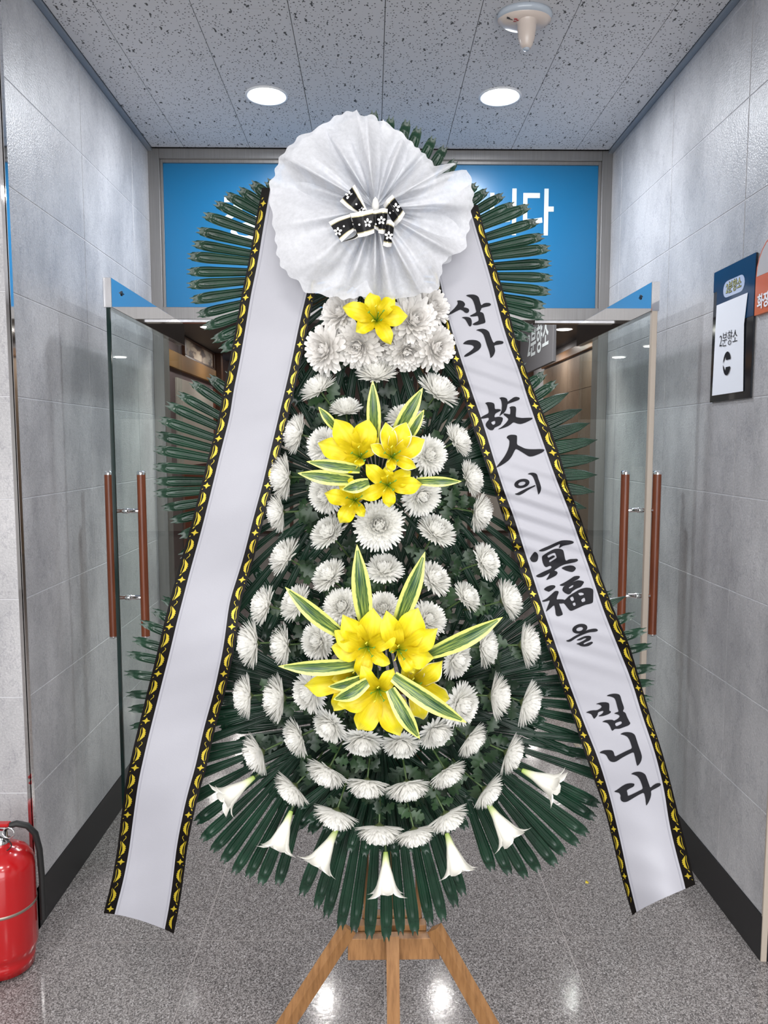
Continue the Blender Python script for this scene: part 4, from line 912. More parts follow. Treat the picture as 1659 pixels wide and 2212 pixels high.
# white trumpet lilies
def trumpet_petal():
    q = MB()
    def fn(i, j):
        s, tt = i, j * 2 - 1
        r = 0.05 + 0.17 * s + 0.16 * max(0, s - 0.30) + 1.3 * max(0, s - 0.72) ** 1.5
        wp = 0.66 * r if s < 0.5 else 0.66 * 0.146 + 0.075 * math.sin(PI * min(1, (s - 0.5) / 0.62)) ** 0.8
        wp *= 1.0 if s < 0.82 else max(0.04, (1 - ((s - 0.82) / 0.18) ** 2.4)) ** 0.6
        half = wp / r
        a_ = tt * half; z = s - 0.09 * (max(0, s - 0.82) / 0.18) ** 2
        rr = r * (1 - 0.10 * tt * tt * (s > 0.5))
        return (rr * math.cos(a_), rr * math.sin(a_), z)
    q.grid(fn, 14, 8); return q.mesh('trumpet_petal', M['whitelily'])
TP = trumpet_petal()
sq = MB(); sq.tube([(0, 0, 0.1), (0.01, 0, 0.6), (0.0, 0.02, 0.86)], 0.012, 6); sq.lathe([(0.0001, 0.84), (0.028, 0.86), (0.0001, 0.885)], (0, 0.02, 0), 8); PIST = sq.mesh('pistil', M['pistil'])
sq = MB(); sq.tube([(0, 0, -0.45), (0, 0, -0.05), (0, 0, 0.05)], [0.022, 0.026, 0.05], 8); TST = sq.mesh('trumpet_stem', M['stem'])
for bu, bv, mu, mv, rl, lab in [
  (549, 1679, 478, 1730, 0.3, 'white trumpet lily farthest left, pointing left'),
  (629, 1752, 597, 1838, 0.8, 'white trumpet lily second from the left'),
  (727, 1792, 683, 1876, 0.1, 'white trumpet lily third from the left, greenish base'),
  (833, 1840, 835, 1934, 0.5, 'white trumpet lily in the centre above the easel'),
  (965, 1800, 992, 1890, 0.2, 'white trumpet lily third from the right with wilted petal'),
  (1055, 1738, 1108, 1818, 0.7, 'white trumpet lily second from the right, side on'),
  (1128, 1664, 1208, 1702, 0.4, 'cream trumpet lily farthest right, pointing right')]:
    b0 = P(bu, bv, 1.745); m0 = P(mu, mv, 1.70); d_ = m0 - b0; t = thing('trumpet_lily', tuple(b0), lab, 'flower', 'white trumpet lilies along the bottom')
    q_ = d_.normalized().to_track_quat('Z', 'Y'); ln = d_.length * 1.08
    for k in range(6):
        share('petal', TP, t, (0, 0, 0), q_ @ Quaternion((0, 0, 1), rl + k * PI / 3), (ln * (1.0 if k % 2 else 0.96),) * 3 if k % 2 else (ln * 1.04, ln * 1.04, ln * random.uniform(0.97, 1.08)))
    share('pistil', PIST, t, (0, 0, 0), q_, ln); share('stem', TST, t, (0, 0, 0), q_, ln)

# ------------------------------------------------------------------ long ribbons
def interp(tab, v):
    if v <= tab[0][1]: a_, b_ = tab[0], tab[1]
    elif v >= tab[-1][1]: a_, b_ = tab[-2], tab[-1]
    else:
        for k in range(len(tab) - 1):
            if tab[k][1] <= v <= tab[k + 1][1]: a_, b_ = tab[k], tab[k + 1]; break
    return a_[0] + (b_[0] - a_[0]) * (v - a_[1]) / (b_[1] - a_[1])
def sm(tab): return lambda v: sum(interp(tab, v + d_) for d_ in (-24, -12, 0, 12, 24)) / 5
RO = {}
RO['L0'] = sm([(566, 405), (549, 496), (537, 567), (521.5, 636), (507.6, 717), (495, 785), (481, 848), (474.6, 895), (449, 990), (434, 1051), (410, 1144), (380.6, 1246), (356, 1339), (339, 1412), (324, 1470), (311.5, 1520), (290, 1606), (271.5, 1689), (260.8, 1772), (253, 1838), (242, 1900), (223.6, 1973), (212, 2020)])
RO['L3'] = sm([(735, 405), (708, 520), (680, 637), (665, 703), (649, 786), (633, 856), (614, 939), (605.5, 975), (590, 1045), (570, 1120), (548, 1210), (520, 1300), (507, 1400), (487, 1495), (465, 1572), (447, 1655), (428, 1720), (416, 1772), (404, 1833), (397.6, 1889), (388, 1956), (375.5, 2017)])
bw = lambda v: 18 + 9 * min(1, max(0, (v - 400) / 900)) - 3 * max(0, (v - 1700) / 300)
RO['L1'] = lambda v: RO['L0'](v) + bw(v); RO['L2'] = lambda v: RO['L3'](v) - bw(v) * 0.9
RO['R0'] = sm([(893, 440), (944.6, 626), (963, 707), (979, 788), (995, 840), (1010, 889), (1027, 941), (1044.5, 988), (1057.5, 1028), (1082, 1104), (1101, 1164), (1122, 1231), (1150.6, 1310), (1178, 1388), (1209, 1469), (1240, 1555), (1255.6, 1605.6), (1283, 1683), (1310, 1761), (1333, 1858), (1349, 1920), (1366, 1977)])
RO['R1'] = sm([(912, 440), (949, 600), (968, 687), (992, 765), (1020, 849), (1044.5, 918), (1070.5, 1005), (1093.7, 1075), (1108, 1110), (1139, 1209), (1174, 1318), (1216.7, 1442), (1255.6, 1547), (1294.5, 1644.5), (1318, 1722), (1341, 1819.5), (1357, 1897), (1375, 1970)])
RO['R2'] = sm([(1012, 440), (1060, 600), (1082, 687), (1099.5, 745), (1122.6, 802.6), (1140, 860.5), (1160, 918), (1180.5, 976), (1201, 1034), (1228, 1100), (1255.6, 1178), (1279, 1244), (1302, 1314), (1333, 1392), (1364.5, 1469.5), (1388, 1547), (1415, 1625), (1434.5, 1703), (1446, 1781), (1462, 1847), (1479, 1909), (1492, 1975)])
RO['R3'] = sm([(1031, 440), (1060, 545), (1079, 600), (1099.5, 672), (1117, 745), (1143, 817), (1166, 875), (1192, 933), (1212, 991), (1229.7, 1057), (1250, 1105), (1275, 1178), (1302, 1255.6), (1329.5, 1325.6), (1357, 1384), (1380, 1462), (1403, 1539.5), (1431, 1625), (1450, 1695), (1466, 1761), (1485, 1839), (1500, 1901), (1516, 1975)])
def ydepth(side, u, v):
    a_, b_ = RO[side + '0'](v), RO[side + '3'](v); tt = (u - a_) / (b_ - a_)
    sg = 1 if side == 'R' else -1
    y = 1.735 + 0.004 * math.sin(0.021 * (v + sg * 40 * tt) + 1) + 0.0007 * math.sin(0.075 * (v - sg * 60 * tt) + 1.3 * math.sin(v * 0.013)) * (1 if side == 'R' else 0.5)
    fold = 0.0042 * (math.exp(-((v - 1120) / 110) ** 2) + 0.5 * math.exp(-((v - 820) / 70) ** 2) + 0.4 * math.exp(-((v - 1400) / 70) ** 2)) * math.sin(0.16 * (v + 0.0 - sg * 62 * tt)) if side == 'R' else 0
    y += fold - 0.004 * (1 - (2 * tt - 1) ** 2)
    if v > 1700: y += 0.00014 * (v - 1700) * math.sin(PI * tt + (0.6 if side == 'L' else 2.6)) + -0.00008 * (v - 1700)
    if v < 640: y -= 0.0
    return y
def vbot(side, tt):
    return (1973 + 44 * tt ** 1.6) if side == 'L' else (1978 - 67 * tt ** 0.85)
def vtop(side, tt): return (405 + 4 * tt) if side == 'L' else (460 - 18 * tt)
def rib_uv(side, a_, b_, v, tt):   # tt 0..1 between edge curves a_, b_
    u0, u1 = RO[side + a_](v), RO[side + b_](v); return u0 + (u1 - u0) * tt
def surf(side, u, v, off=0.0): return P(u, v, ydepth(side, u, v) - off)
def make_ribbon(side, label):
    t = thing('funeral_ribbon', tuple(surf(side, rib_uv(side, '0', '3', 500, 0.5), 500)), label, 'ribbon', 'long satin condolence ribbons')
    def strip(a_, b_, nt, name, m_, off=0.0, t0=0.0, t1=1.0):
        q = MB()
        def fn(i, j):
            tt = t0 + (t1 - t0) * j
            # overall t for the slanted ends
            u_ref = rib_uv(side, a_, b_, 1950, tt); T = (u_ref - RO[side + '0'](1950)) / (RO[side + '3'](1950) - RO[side + '0'](1950))
            v = vtop(side, T) + (vbot(side, T) - vtop(side, T)) * i
            return surf(side, rib_uv(side, a_, b_, v, tt), v, off)
        q.grid(fn, 190, nt); return q.build(name, m_, t)
    strip('1', '2', 14, 'satin_panel', M['satin'])
    for a_, b_ in (('0', '1'), ('2', '3')): strip(a_, b_, 3, 'black_border', M['border'], 0.0004)
    strip('1', '2', 1, 'hem', M['hem'], 0.0008, 0.035, 0.052); strip('1', '2', 1, 'hem', M['hem'], 0.0008, 0.948, 0.965)
    # gold foil motifs: along (0..1 of the period), across (-1..1)
    crescent = [(-14, -3), (-10, 1.5), (-7, 3.4), (-5, 2.4), (-3, 4.6), (-1, 3.2), (1, 5.0), (3, 3.2), (5, 4.2), (9, 1.5), (16, -4), (10, -3.0), (4, -1.6), (-3, -1.0), (-9, -2.0)]
    thin = [(-15, -4.6), (-8, -5.8), (0, -5.0), (7, -5.0), (14, -6.4), (18, -5.6), (14, -5.4), (7, -4.1), (0, -4.1), (-8, -4.8)]
    dia = [(0, -7), (2.2, -2.2), (7, 0), (2.2, 2.2), (0, 7), (-2.2, 2.2), (-7, 0), (-2.2, -2.2)]
    drop1 = [(9, 2), (13, 4.5), (14, 6), (10, 5)]
    curl = [(-6, 0), (-3, 2), (0, 1.4), (3, -1), (7, -2), (3, 0.2), (0, 2.6), (-4, 3)]
    for a_, b_, sg in (('0', '1', 1), ('2', '3', -1)):
        q = MB(); v0 = 439.4 if side == 'L' else 470.0; k = 0
        while v0 < 1985:
            def put(poly, dv, sgn, mirror=1):
                pts = []
                for (al, ac) in poly:
                    v = v0 + dv + al * mirror
                    T0 = 0.07 if a_ == '0' else 0.93
                    if v > vbot(side, T0) - 3 or v < vtop(side, T0) + 3: return
                    W = RO[side + b_](v) - RO[side + a_](v)
                    u = RO[side + a_](v) + W * (0.5 + sgn * ac / 21.0); pts.append((u, v))
                p3 = [surf(side, u, v, 0.0012) for u, v in pts]
                for tri in tessellate_polygon([[Vector((u, v, 0)) for u, v in pts]]): q.add([p3[i] for i in tri], [(0, 1, 2)])
            put(dia, 0, sg); put([(x_ * .5, y_ * .6 + 4) for x_, y_ in drop1], 2, -sg); put(drop1, -22, -sg)
            put(crescent, 28, sg); put(thin, 28, sg); put(crescent, -28, sg, -1); put(thin, -28, sg, -1); put(curl, 51, sg)
            v0 += 101.6
        q.build('gold_pattern', M['gold'], t)
    return t
make_ribbon('L', 'blank white satin ribbon with black and gold borders hanging on the left')
rr = make_ribbon('R', 'white satin ribbon with black brush lettering and gold-patterned borders on the right')

# brush lettering printed on the right ribbon
def chaikin(p, it=2):
    for _ in range(it):
        o_ = []
        for i in range(len(p)):
            a_, b_ = p[i], p[(i + 1) % len(p)]
            o_ += [(0.8 * a_[0] + 0.2 * b_[0], 0.8 * a_[1] + 0.2 * b_[1]), (0.2 * a_[0] + 0.8 * b_[0], 0.2 * a_[1] + 0.8 * b_[1])]
        p = o_
    return p
def ell(cx_, cy_, rx, ry, rot, n=22):
    r = math.radians(rot); return [(cx_ + rx * math.cos(2 * PI * k / n) * math.cos(r) - ry * math.sin(2 * PI * k / n) * math.sin(r), cy_ + rx * math.cos(2 * PI * k / n) * math.sin(r) + ry * math.sin(2 * PI * k / n) * math.cos(r)) for k in range(n)]
def glyph(org, sc, strokes):
    q = MB()
    for st_ in strokes:
        outer, holes = st_[0], st_[1:]
        loops = [[Vector((org[0] + x_ / sc, org[1] + y_ / sc, 0)) for x_, y_ in (chaikin(lp) if len(lp) < 22 or True else lp)] for lp in [outer] + list(holes)]
        flat = [p for lp in loops for p in lp]
        stack = [tuple(flat[i] for i in tri) for tri in tessellate_polygon(loops)]
        while stack:
            a_, b_, c_ = stack.pop(); ls = [(b_ - a_).length, (c_ - b_).length, (a_ - c_).length]; k = ls.index(max(ls))
            if ls[k] > 7:
                v3 = (a_, b_, c_); i, j, l = v3[k], v3[(k + 1) % 3], v3[(k + 2) % 3]; m_ = (i + j) / 2; stack += [(i, m_, l), (m_, j, l)]
            else: q.add([surf('R', p.x, p.y, 0.0014) for p in (a_, b_, c_)], [(0, 1, 2)])
    return q.build('character', M['ink'], rr)
oA, sA = (960, 620), 8.295; oB, sB = (1030, 840), 9.219; oC, sC_ = (1130, 1150), 8.506; oD, sD = (1250, 1480), 7.9
glyph(oA, sA, [[[(222,245),(270,237),(330,252),(368,290),(372,325),(342,362),(385,368),(430,385),(447,420),(432,455),(400,468),(365,455),(335,425),(290,405),(265,410),(195,445),(130,480),(65,503),(58,492),(110,445),(180,380),(235,310),(240,275)]],
 [[(378,152),(430,135),(520,132),(575,148),(615,180),(635,250),(660,333),(700,295),(750,282),(810,285),(838,308),(825,332),(790,345),(730,358),(665,375),(655,410),(635,443),(680,455),(705,480),(720,545),(738,620),(725,645),(670,660),(600,680),(540,685),(497,668),(540,640),(612,605),(612,560),(597,513),(550,525),(480,530),(450,517),(520,480),(575,450),(560,400),(545,330),(510,235),(470,190)]],
 [[(303,543),(370,532),(430,537),(470,555),(490,600),(492,660),(478,700),(458,708),(435,690),(410,640),(370,575)]]])
glyph(oA, sA, [[[(325,1020),(370,975),(430,950),(510,945),(580,955),(635,985),(660,1030),(655,1080),(615,1130),(560,1165),(480,1210),(410,1245),(362,1252),(348,1240),(380,1205),(450,1160),(510,1110),(530,1078),(515,1050),(470,1035),(400,1028)]],
 [[(562,773),(620,752),(690,745),(750,762),(800,800),(830,890),(880,1008),(925,968),(985,960),(1050,972),(1062,995),(1045,1018),(980,1030),(890,1045),(905,1100),(910,1150),(890,1210),(860,1250),(825,1275),(820,1230),(800,1150),(760,1040),(725,920),(700,850),(660,808),(610,785)]]])
glyph(oB, sB, [[[(160,285),(215,262),(290,268),(340,285),(355,320),(358,405),(430,400),(475,410),(482,428),(460,445),(365,493),(345,570),(430,552),(500,562),(522,585),(512,640),(490,680),(478,712),(430,740),(350,775),(340,805),(310,825),(260,820),(215,790),(180,745),(175,700),(200,655),(240,615),(235,570),(150,590),(90,595),(65,582),(120,540),(235,485),(235,430),(215,350),(190,305)], [(278,665),(365,628),(370,695),(322,722)]],
 [[(445,182),(490,165),(550,170),(590,188),(610,215),(615,258),(670,215),(740,165),(790,157),(850,172),(857,195),(840,220),(760,250),(660,285),(610,305),(605,350),(585,420),(540,483),(500,505),(452,548),(455,525),(475,480),(495,420),(500,320),(490,250),(470,200)]],
 [[(535,487),(600,495),(665,512),(670,440),(665,390),(648,372),(680,348),(740,345),(775,360),(785,400),(778,480),(775,560),(830,570),(900,580),(1000,575),(1100,573),(1115,585),(1095,610),(1030,645),(950,680),(870,703),(800,690),(730,662),(680,705),(620,745),(530,780),(430,808),(425,800),(500,755),(580,680),(635,605),(590,560),(530,515)]]])
glyph(oB, sB, [[[(590,970),(620,930),(680,912),(760,915),(800,930),(803,990),(797,1110),(870,1145),(950,1185),(1030,1200),(1150,1202),(1280,1197),(1345,1205),(1348,1225),(1310,1265),(1220,1305),(1130,1340),(1060,1350),(1015,1335),(900,1260),(780,1190),(750,1235),(700,1340),(640,1420),(560,1480),(470,1535),(392,1570),(388,1555),(440,1490),(540,1365),(610,1240),(645,1130),(652,1040),(635,1010)]]])
glyph(oB, sB, [[ell(898,1885,155,90,-14), ell(898,1887,74,38,-14)], [[(750,2090),(800,2078),(870,2040),(990,1980),(1100,1940),(1165,1910),(1168,1938),(1100,1970),(1000,2030),(920,2085),(850,2118),(790,2112)]],
 [[(1005,1698),(1060,1672),(1120,1668),(1180,1685),(1205,1715),(1225,1790),(1262,1890),(1282,1960),(1275,2030),(1250,2085),(1222,2108),(1215,2060),(1190,1940),(1150,1820),(1120,1750),(1080,1712)]]])
glyph(oC, sC_, [[[(285,335),(370,290),(480,245),(600,190),(700,148),(790,143),(880,150),(930,170),(932,190),(905,210),(830,228),(740,245),(700,268),(668,292),(655,285),(678,235),(675,212),(610,245),(520,290),(430,330),(370,350),(310,350)]],
 [[(210,352),(255,375),(280,420),(275,500),(245,540),(205,548),(160,540),(120,485),(150,430)]],
 [[(345,440),(400,400),(480,350),(570,305),(640,297),(700,305),(740,330),(755,400),(780,530),(850,492),(930,487),(990,485),(1012,505),(1000,530),(950,550),(850,570),(760,590),(680,625),(565,702),(620,715),(638,745),(610,790),(540,830),(415,885),(460,815),(498,740),(430,785),(350,825),(270,828),(228,800),(290,765),(400,710),(500,670),(525,640),(510,615),(480,618),(430,642),(400,630),(370,580),(350,510)],
  [(440,433),(500,400),(585,370),(605,420),(622,465),(560,505),(482,555),(478,515),(540,480),(585,450),(580,425),(540,425),(500,450),(465,468)]],
 [[(698,658),(760,625),(850,605),(920,610),(960,640),(972,665),(950,700),(910,730),(850,722),(780,700)]]])
glyph(oC, sC_, [[[(660,970),(760,920),(860,860),(930,810),(980,798),(1035,800),(1047,820),(1020,855),(955,890),(880,930),(800,970),(720,988)]],
 [[(745,990),(800,965),(935,905),(1000,880),(1060,882),(1125,907),(1100,955),(1060,1005),(990,1030),(900,1085),(870,1130),(830,1142),(770,1115),(725,1075),(722,1040)], [(835,1015),(920,962),(925,985),(905,1010),(850,1035)]],
 [[(378,1045),(430,1000),(510,970),(570,970),(598,990),(585,1020),(540,1055),(470,1095),(455,1085),(410,1070)]],
 [[(340,1260),(430,1220),(520,1140),(580,1080),(620,1073),(655,1085),(650,1120),(625,1180),(615,1235),(660,1228),(740,1232),(768,1245),(850,1160),(950,1100),(1050,1040),(1150,1015),(1230,1020),(1292,1045),(1290,1200),(1285,1290),(1240,1310),(1130,1335),(1000,1395),(890,1445),(850,1430),(810,1380),(750,1300),(700,1310),(658,1305),(690,1390),(732,1500),(720,1520),(660,1542),(620,1538),(600,1510),(590,1420),(572,1330),(500,1400),(412,1468),(440,1390),(498,1245),(440,1265),(370,1278)],
  [(855,1205),(915,1172),(942,1245),(895,1270)], [(1008,1115),(1060,1105),(1110,1115),(1122,1145),(1040,1165)], [(1062,1240),(1130,1190),(1148,1265),(1085,1287)], [(905,1305),(955,1283),(972,1335),(932,1357)]]])
glyph(oC, sC_, [[ell(1043,1770,142,86,-15), ell(1040,1778,64,36,-15)],
 [[(785,1990),(850,1970),(950,1905),(1080,1840),(1190,1790),(1290,1768),(1350,1770),(1378,1795),(1360,1820),(1300,1830),(1220,1835),(1120,1870),(1010,1920),(930,1970),(880,2005),(820,2012)]],
 [[(970,1985),(1050,1940),(1140,1903),(1220,1900),(1252,1915),(1248,1965),(1215,1990),(1130,2025),(1105,2050),(1130,2058),(1190,2030),(1265,2005),(1288,2025),(1260,2055),(1200,2090),(1120,2100),(1060,2090),(1020,2065),(970,2050),(1040,2025),(1150,1965),(1165,1945),(1130,1945),(1050,1985)]]])
glyph(oD, sD, [[[(470,185),(530,155),(620,143),(690,155),(715,190),(735,270),(770,370),(775,400),(752,448),(800,470),(825,540),(865,620),(885,650),(860,685),(780,715),(690,748),(618,745),(578,782),(560,765),(540,710),(500,650),(440,632),(398,628),(450,600),(530,590),(580,592),(605,610),(660,580),(700,545),(695,515),(650,495),(602,487),(640,465),(685,455),(665,390),(635,270),(610,220),(550,195)], [(615,650),(725,612),(745,655),(640,710)]],
 [[(290,325),(370,295),(460,290),(515,305),(525,340),(522,440),(552,445),(550,470),(510,495),(430,525),(345,535),(340,525),(400,490),(425,455),(415,435),(330,462),(325,510),(268,580),(245,550),(220,500),(170,478),(118,468),(180,440),(250,428),(310,430),(370,400),(395,370),(380,345),(340,328)]]])
glyph(oD, sD, [[[(705,838),(770,805),(840,800),(910,812),(960,845),(985,920),(1020,1030),(1060,1140),(1082,1220),(1070,1290),(1040,1345),(1000,1385),(985,1330),(960,1220),(940,1140),(850,1180),(740,1240),(650,1300),(600,1315),(545,1305),(510,1270),(475,1200),(430,1170),(360,1160),(365,1140),(430,1110),(530,1107),(575,1115),(600,1145),(618,1222),(700,1180),(820,1120),(915,1080),(895,1010),(865,930),(830,880),(770,850)]]])
glyph(oD, sD, [[[(888,1518),(950,1485),(1030,1475),(1090,1490),(1140,1525),(1165,1590),(1200,1690),(1222,1755),(1270,1710),(1330,1675),(1385,1670),(1407,1695),(1385,1725),(1310,1765),(1232,1805),(1240,1860),(1225,1930),(1195,2000),(1155,2062),(1148,2020),(1140,1930),(1115,1830),(1030,1870),(930,1930),(830,1990),(770,1998),(725,1975),(712,1930),(718,1880),(690,1840),(650,1830),(600,1818),(660,1785),(730,1730),(810,1685),(890,1672),(945,1680),(955,1700),(935,1735),(880,1760),(820,1795),(835,1850),(840,1895),(930,1855),(1040,1800),(1098,1770),(1080,1700),(1045,1610),(1000,1555),(950,1530)]]])

# ------------------------------------------------------------------ white veil rosette
outl = [(750,75),(700,60),(600,80),(520,120),(440,175),(370,210),(270,260),(200,340),(165,370),(130,440),(110,520),(80,570),(72,620),(85,760),(105,900),(120,1000),(130,1100),(165,1190),(210,1240),(270,1280),(330,1360),(400,1375),(480,1390),(560,1402),(620,1418),(700,1400),(760,1395),(830,1395),(850,1450),(910,1465),(940,1420),(1000,1400),(1060,1410),(1130,1380),(1200,1370),(1280,1350),(1300,1250),(1315,1170),(1350,1110),(1440,1085),(1480,1040),(1490,950),(1520,800),(1535,690),(1520,570),(1490,480),(1420,440),(1350,480),(1290,520),(1260,460),(1200,390),(1120,320),(1050,250),(970,190),(880,135),(790,128),(755,170),(752,120)]
CU, CV = 811, 450
pol = sorted([(math.atan2(-(560 + 0 + 0 - 0 + 0) * 0 + (CV - (220 + y_ / 3.318)), (560 + x_ / 3.318) - CU), math.hypot((560 + x_ / 3.318) - CU, (220 + y_ / 3.318) - CV)) for x_, y_ in outl])
def rad_at(a_):
    a_ = (a_ + PI) % (2 * PI) - PI; n = len(pol)
    for k in range(n):
        a0, r0 = pol[k]; a1, r1 = pol[(k + 1) % n]
        if k == n - 1: a1 += 2 * PI
        if a0 <= a_ <= a1 or (k == n - 1 and a_ < pol[0][0] and a0 <= a_ + 2 * PI <= a1):
            x_ = a_ if a_ >= a0 else a_ + 2 * PI
            return r0 + (r1 - r0) * (x_ - a0) / max(1e-6, a1 - a0)
    return pol[0][1]
t = thing('veil_rosette', tuple(P(CU, CV, 1.66)), 'translucent white gathered veil rosette crowning the wreath', 'veil')
creases = [(random.uniform(-PI, PI), random.uniform(0.05, 0.16), random.uniform(0.5, 1.0), random.uniform(-0.35, 0.35)) for _ in range(22)]
big = [(math.radians(d_), w_, h_) for d_, w_, h_ in [(97, 0.12, 1.2), (62, 0.2, -0.8), (30, 0.16, 1.3), (140, 0.2, 1.0), (165, 0.18, -0.8), (-15, 0.2, -1.3), (-62, 0.07, 1.6), (-88, 0.05, -1.2), (48, 0.06, -1.0), (150, 0.07, 1.2), (-30, 0.08, 1.2), (-50, 0.2, 1.0), (-80, 0.14, 1.4), (-105, 0.16, -0.9), (-140, 0.22, 1.1), (-170, 0.15, 0.8), (118, 0.14, -0.7), (5, 0.15, 0.9)]]
def veil_h(a_, s, ph=0.0):
    h = 0
    for c_, w_, k_, dr in creases:
        d_ = ((a_ + ph + dr * s) - c_ + PI) % (2 * PI) - PI; h += k_ * 0.007 * math.exp(-abs(d_) / w_)
    for c_, w_, k_ in big:
        d_ = ((a_ + ph) - c_ + PI) % (2 * PI) - PI; h += k_ * 0.040 * math.exp(-(abs(d_) / w_) ** 1.5)
    h += 0.009 * math.sin(19 * a_ + 5 * math.sin(3 * a_ + ph) + 2 * math.sin(5 * a_)) * math.exp(-2.6 * s)
    return h * math.sin(PI * min(1, 0.12 + s * 0.80)) ** 0.8 * min(1, s * 5)
def veil(Y0, ph, sc, name, reach=1.0):
    q = MB(); nr, na = 34, 300; vs = []; fs = []; uvs = []
    for i in range(nr + 1):
        s = i / nr
        for j in range(na):
            a_ = 2 * PI * j / na
            r = rad_at(a_ + ph * 0.4) * sc * (0.02 + 0.98 * s) * (1 + 0.011 * math.sin(a_ * 41 + 2 * math.sin(a_ * 7)) * s ** 6)
            u = CU + r * math.cos(a_); v = CV - r * math.sin(a_)
            low = max(0, -math.sin(a_)) * s
            Y = Y0 - veil_h(a_, s, ph) + 0.030 * (1 - s) ** 3 + 0.025 * s ** 2 - 0.022 * low + 0.003 * math.sin(a_ * 17 + 5 * s + math.sin(a_ * 5) * 3) * s * s + 0.0025 * math.sin(14 * s + 4 * a_ + 3 * math.sin(a_ * 3))
            vs.append(P(u, v, Y)); uvs.append((s, j / na))
    for i in range(nr):
        for j in range(na):
            j2 = (j + 1) % na; fs.append((i * na + j, i * na + j2, (i + 1) * na + j2, (i + 1) * na + j))
    q.add(vs, fs, 0, uvs, True); return q.build(name, M['veil'], t)
veil(1.635, 0.0, 1.0, 'outer_layer')
veil(1.668, 0.5, 0.93, 'inner_layer')
q = MB(); q.lathe([(0.0001, -0.012), (0.006, -0.010), (0.008, 0), (0.005, 0.012), (0.0001, 0.018)], tuple(P(CU, CV - 6, 1.628)), 14); q.build('gathered_knot', M['mum'], t)

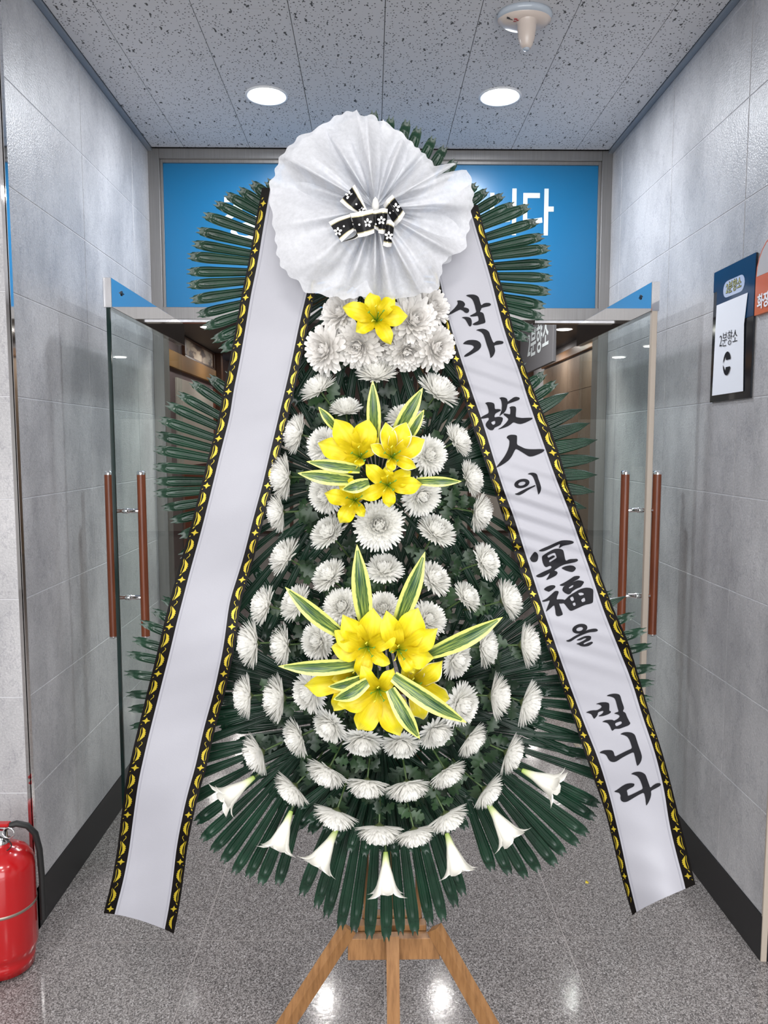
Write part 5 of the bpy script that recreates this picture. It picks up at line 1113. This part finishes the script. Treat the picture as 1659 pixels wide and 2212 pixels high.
# bow
t = thing('ribbon_bow', tuple(P(807, 470, 1.60)), 'black bow ribbon with white blossoms and silver edges pinned on the veil', 'bow')
def cpx(x_, y_): return 560 + x_ / 3.318, 220 + y_ / 3.318
def bow(e1, e2, ys, blossoms=(), name='loop'):
    n = 18; q = MB(); zones = [(0, .15, 0), (.15, .19, 1), (.19, .81, 2), (.81, .85, 1), (.85, 1, 0)]
    def at(tab, s):
        k = s * (len(tab) - 1); i = min(len(tab) - 2, int(k)); f_ = k - i
        p0, p1, p2, p3 = tab[max(0, i - 1)], tab[i], tab[i + 1], tab[min(len(tab) - 1, i + 2)]
        return tuple(0.5 * ((2 * b_) + (-a_ + c_) * f_ + (2 * a_ - 5 * b_ + 4 * c_ - d_) * f_ ** 2 + (-a_ + 3 * b_ - 3 * c_ + d_) * f_ ** 3) for a_, b_, c_, d_ in zip(p0, p1, p2, p3))
    def pt(s, tt, off=0.0):
        a_, b_ = at(e1, s), at(e2, s); y_ = at([(y,) for y in ys], s)[0]
        u, v = cpx(a_[0] + (b_[0] - a_[0]) * tt, a_[1] + (b_[1] - a_[1]) * tt); return P(u, v, y_ - off - 0.002 * math.sin(PI * tt))
    for z0, z1, mi in zones:
        nt = 4 if mi == 2 else 1
        q.grid(lambda i, j: pt(i, z0 + (z1 - z0) * j), n, nt, mi)
    o = q.build(name, [M['bowwhite'], M['goldline'], M['bowblack']], t)
    if blossoms:
        b_ = MB()
        for s, tt, r in blossoms:
            c_ = pt(s, tt, 0.0016)
            def disc(cx_, cz_, rx, n=8): b_.add([c_ + Vector((cx_ + rx * math.cos(2 * PI * k / n), 0, cz_ + rx * math.sin(2 * PI * k / n))) for k in range(n)], [tuple(range(n))])
            if r > 0.003:
                for k in range(5):
                    a_ = PI / 2 + 2 * PI * k / 5; ca, sa = math.cos(a_), math.sin(a_); pts = []
                    for kk in range(8):
                        lx, ly = 0.62 * r + 0.40 * r * math.cos(2 * PI * kk / 8), 0.27 * r * math.sin(2 * PI * kk / 8)
                        pts.append(c_ + Vector((lx * ca - ly * sa, 0, lx * sa + ly * ca)))
                    b_.add(pts, [tuple(range(8))])
            else: disc(0, 0, r)
        b_.build('blossom_print', M['bowwhite'], t)
    return o
bow([(578,712),(640,765),(712,800)], [(684,592),(722,665),(772,772)], [1.600, 1.588, 1.600], [(0.18, .5, .0085), (0.62, .5, .002), (0.88, .5, .0085)])
bow([(497,862),(560,832),(650,805)], [(590,1005),(640,958),(680,925)], [1.585, 1.590, 1.596], [(0.18, .55, .0085), (0.55, .5, .002)])
bow([(592,855),(650,845),(700,850)], [(630,915),(680,925),(720,935)], [1.598, 1.600, 1.598], [(0.35, .5, .0085)], 'loop_inside')
bow([(650,800),(730,787),(815,768)], [(712,972),(765,962),(825,940)], [1.585, 1.576, 1.584], [(0.68, .5, .0092), (0.30, .5, .0022)])
bow([(812,780),(835,778),(862,770)], [(816,905),(835,915),(858,930)], [1.594, 1.596, 1.590], [(0.5, .72, .002)], 'knot')
bow([(858,768),(890,762),(922,768)], [(853,940),(880,946),(908,946)], [1.582, 1.574, 1.582], [(0.35, .48, .0085)])
bow([(914,848),(940,845),(970,872)], [(886,1030),(915,1040),(947,1038)], [1.576, 1.568, 1.576], [(0.55, .58, .0085)], 'tail')
bow([(888,742),(915,700),(955,665)], [(975,892),(1015,850),(1046,800)], [1.596, 1.578, 1.590], [(0.68, .50, .0092), (0.2, .45, .002)])
bow([(700,870),(690,950),(600,1000)], [(722,965),(680,985),(588,1006)], [1.600, 1.602, 1.598], [], 'loop_underside')

# small gold scrap on the floor
s0 = P(1268, 1908, 2.1); d_ = ray(1268, 1908); k_ = -CAM_H / d_.z; sp = Vector((d_.x * k_, d_.y * k_, 0))
q = MB(); q.add([sp + Vector(x_) for x_ in [(-.006, 0, .001), (.004, -.004, .001), (.007, .004, .002), (0, .008, .006), (-.004, .003, .008)]], [(0, 1, 2, 3), (0, 1, 4), (3, 4, 0)])
tag(q.build('petal_scrap', M['gold']), 'tiny yellow petal scrap lying on the granite floor', 'petal')
for o in list(bpy.data.objects):
    if '_o' in o: del o['_o']
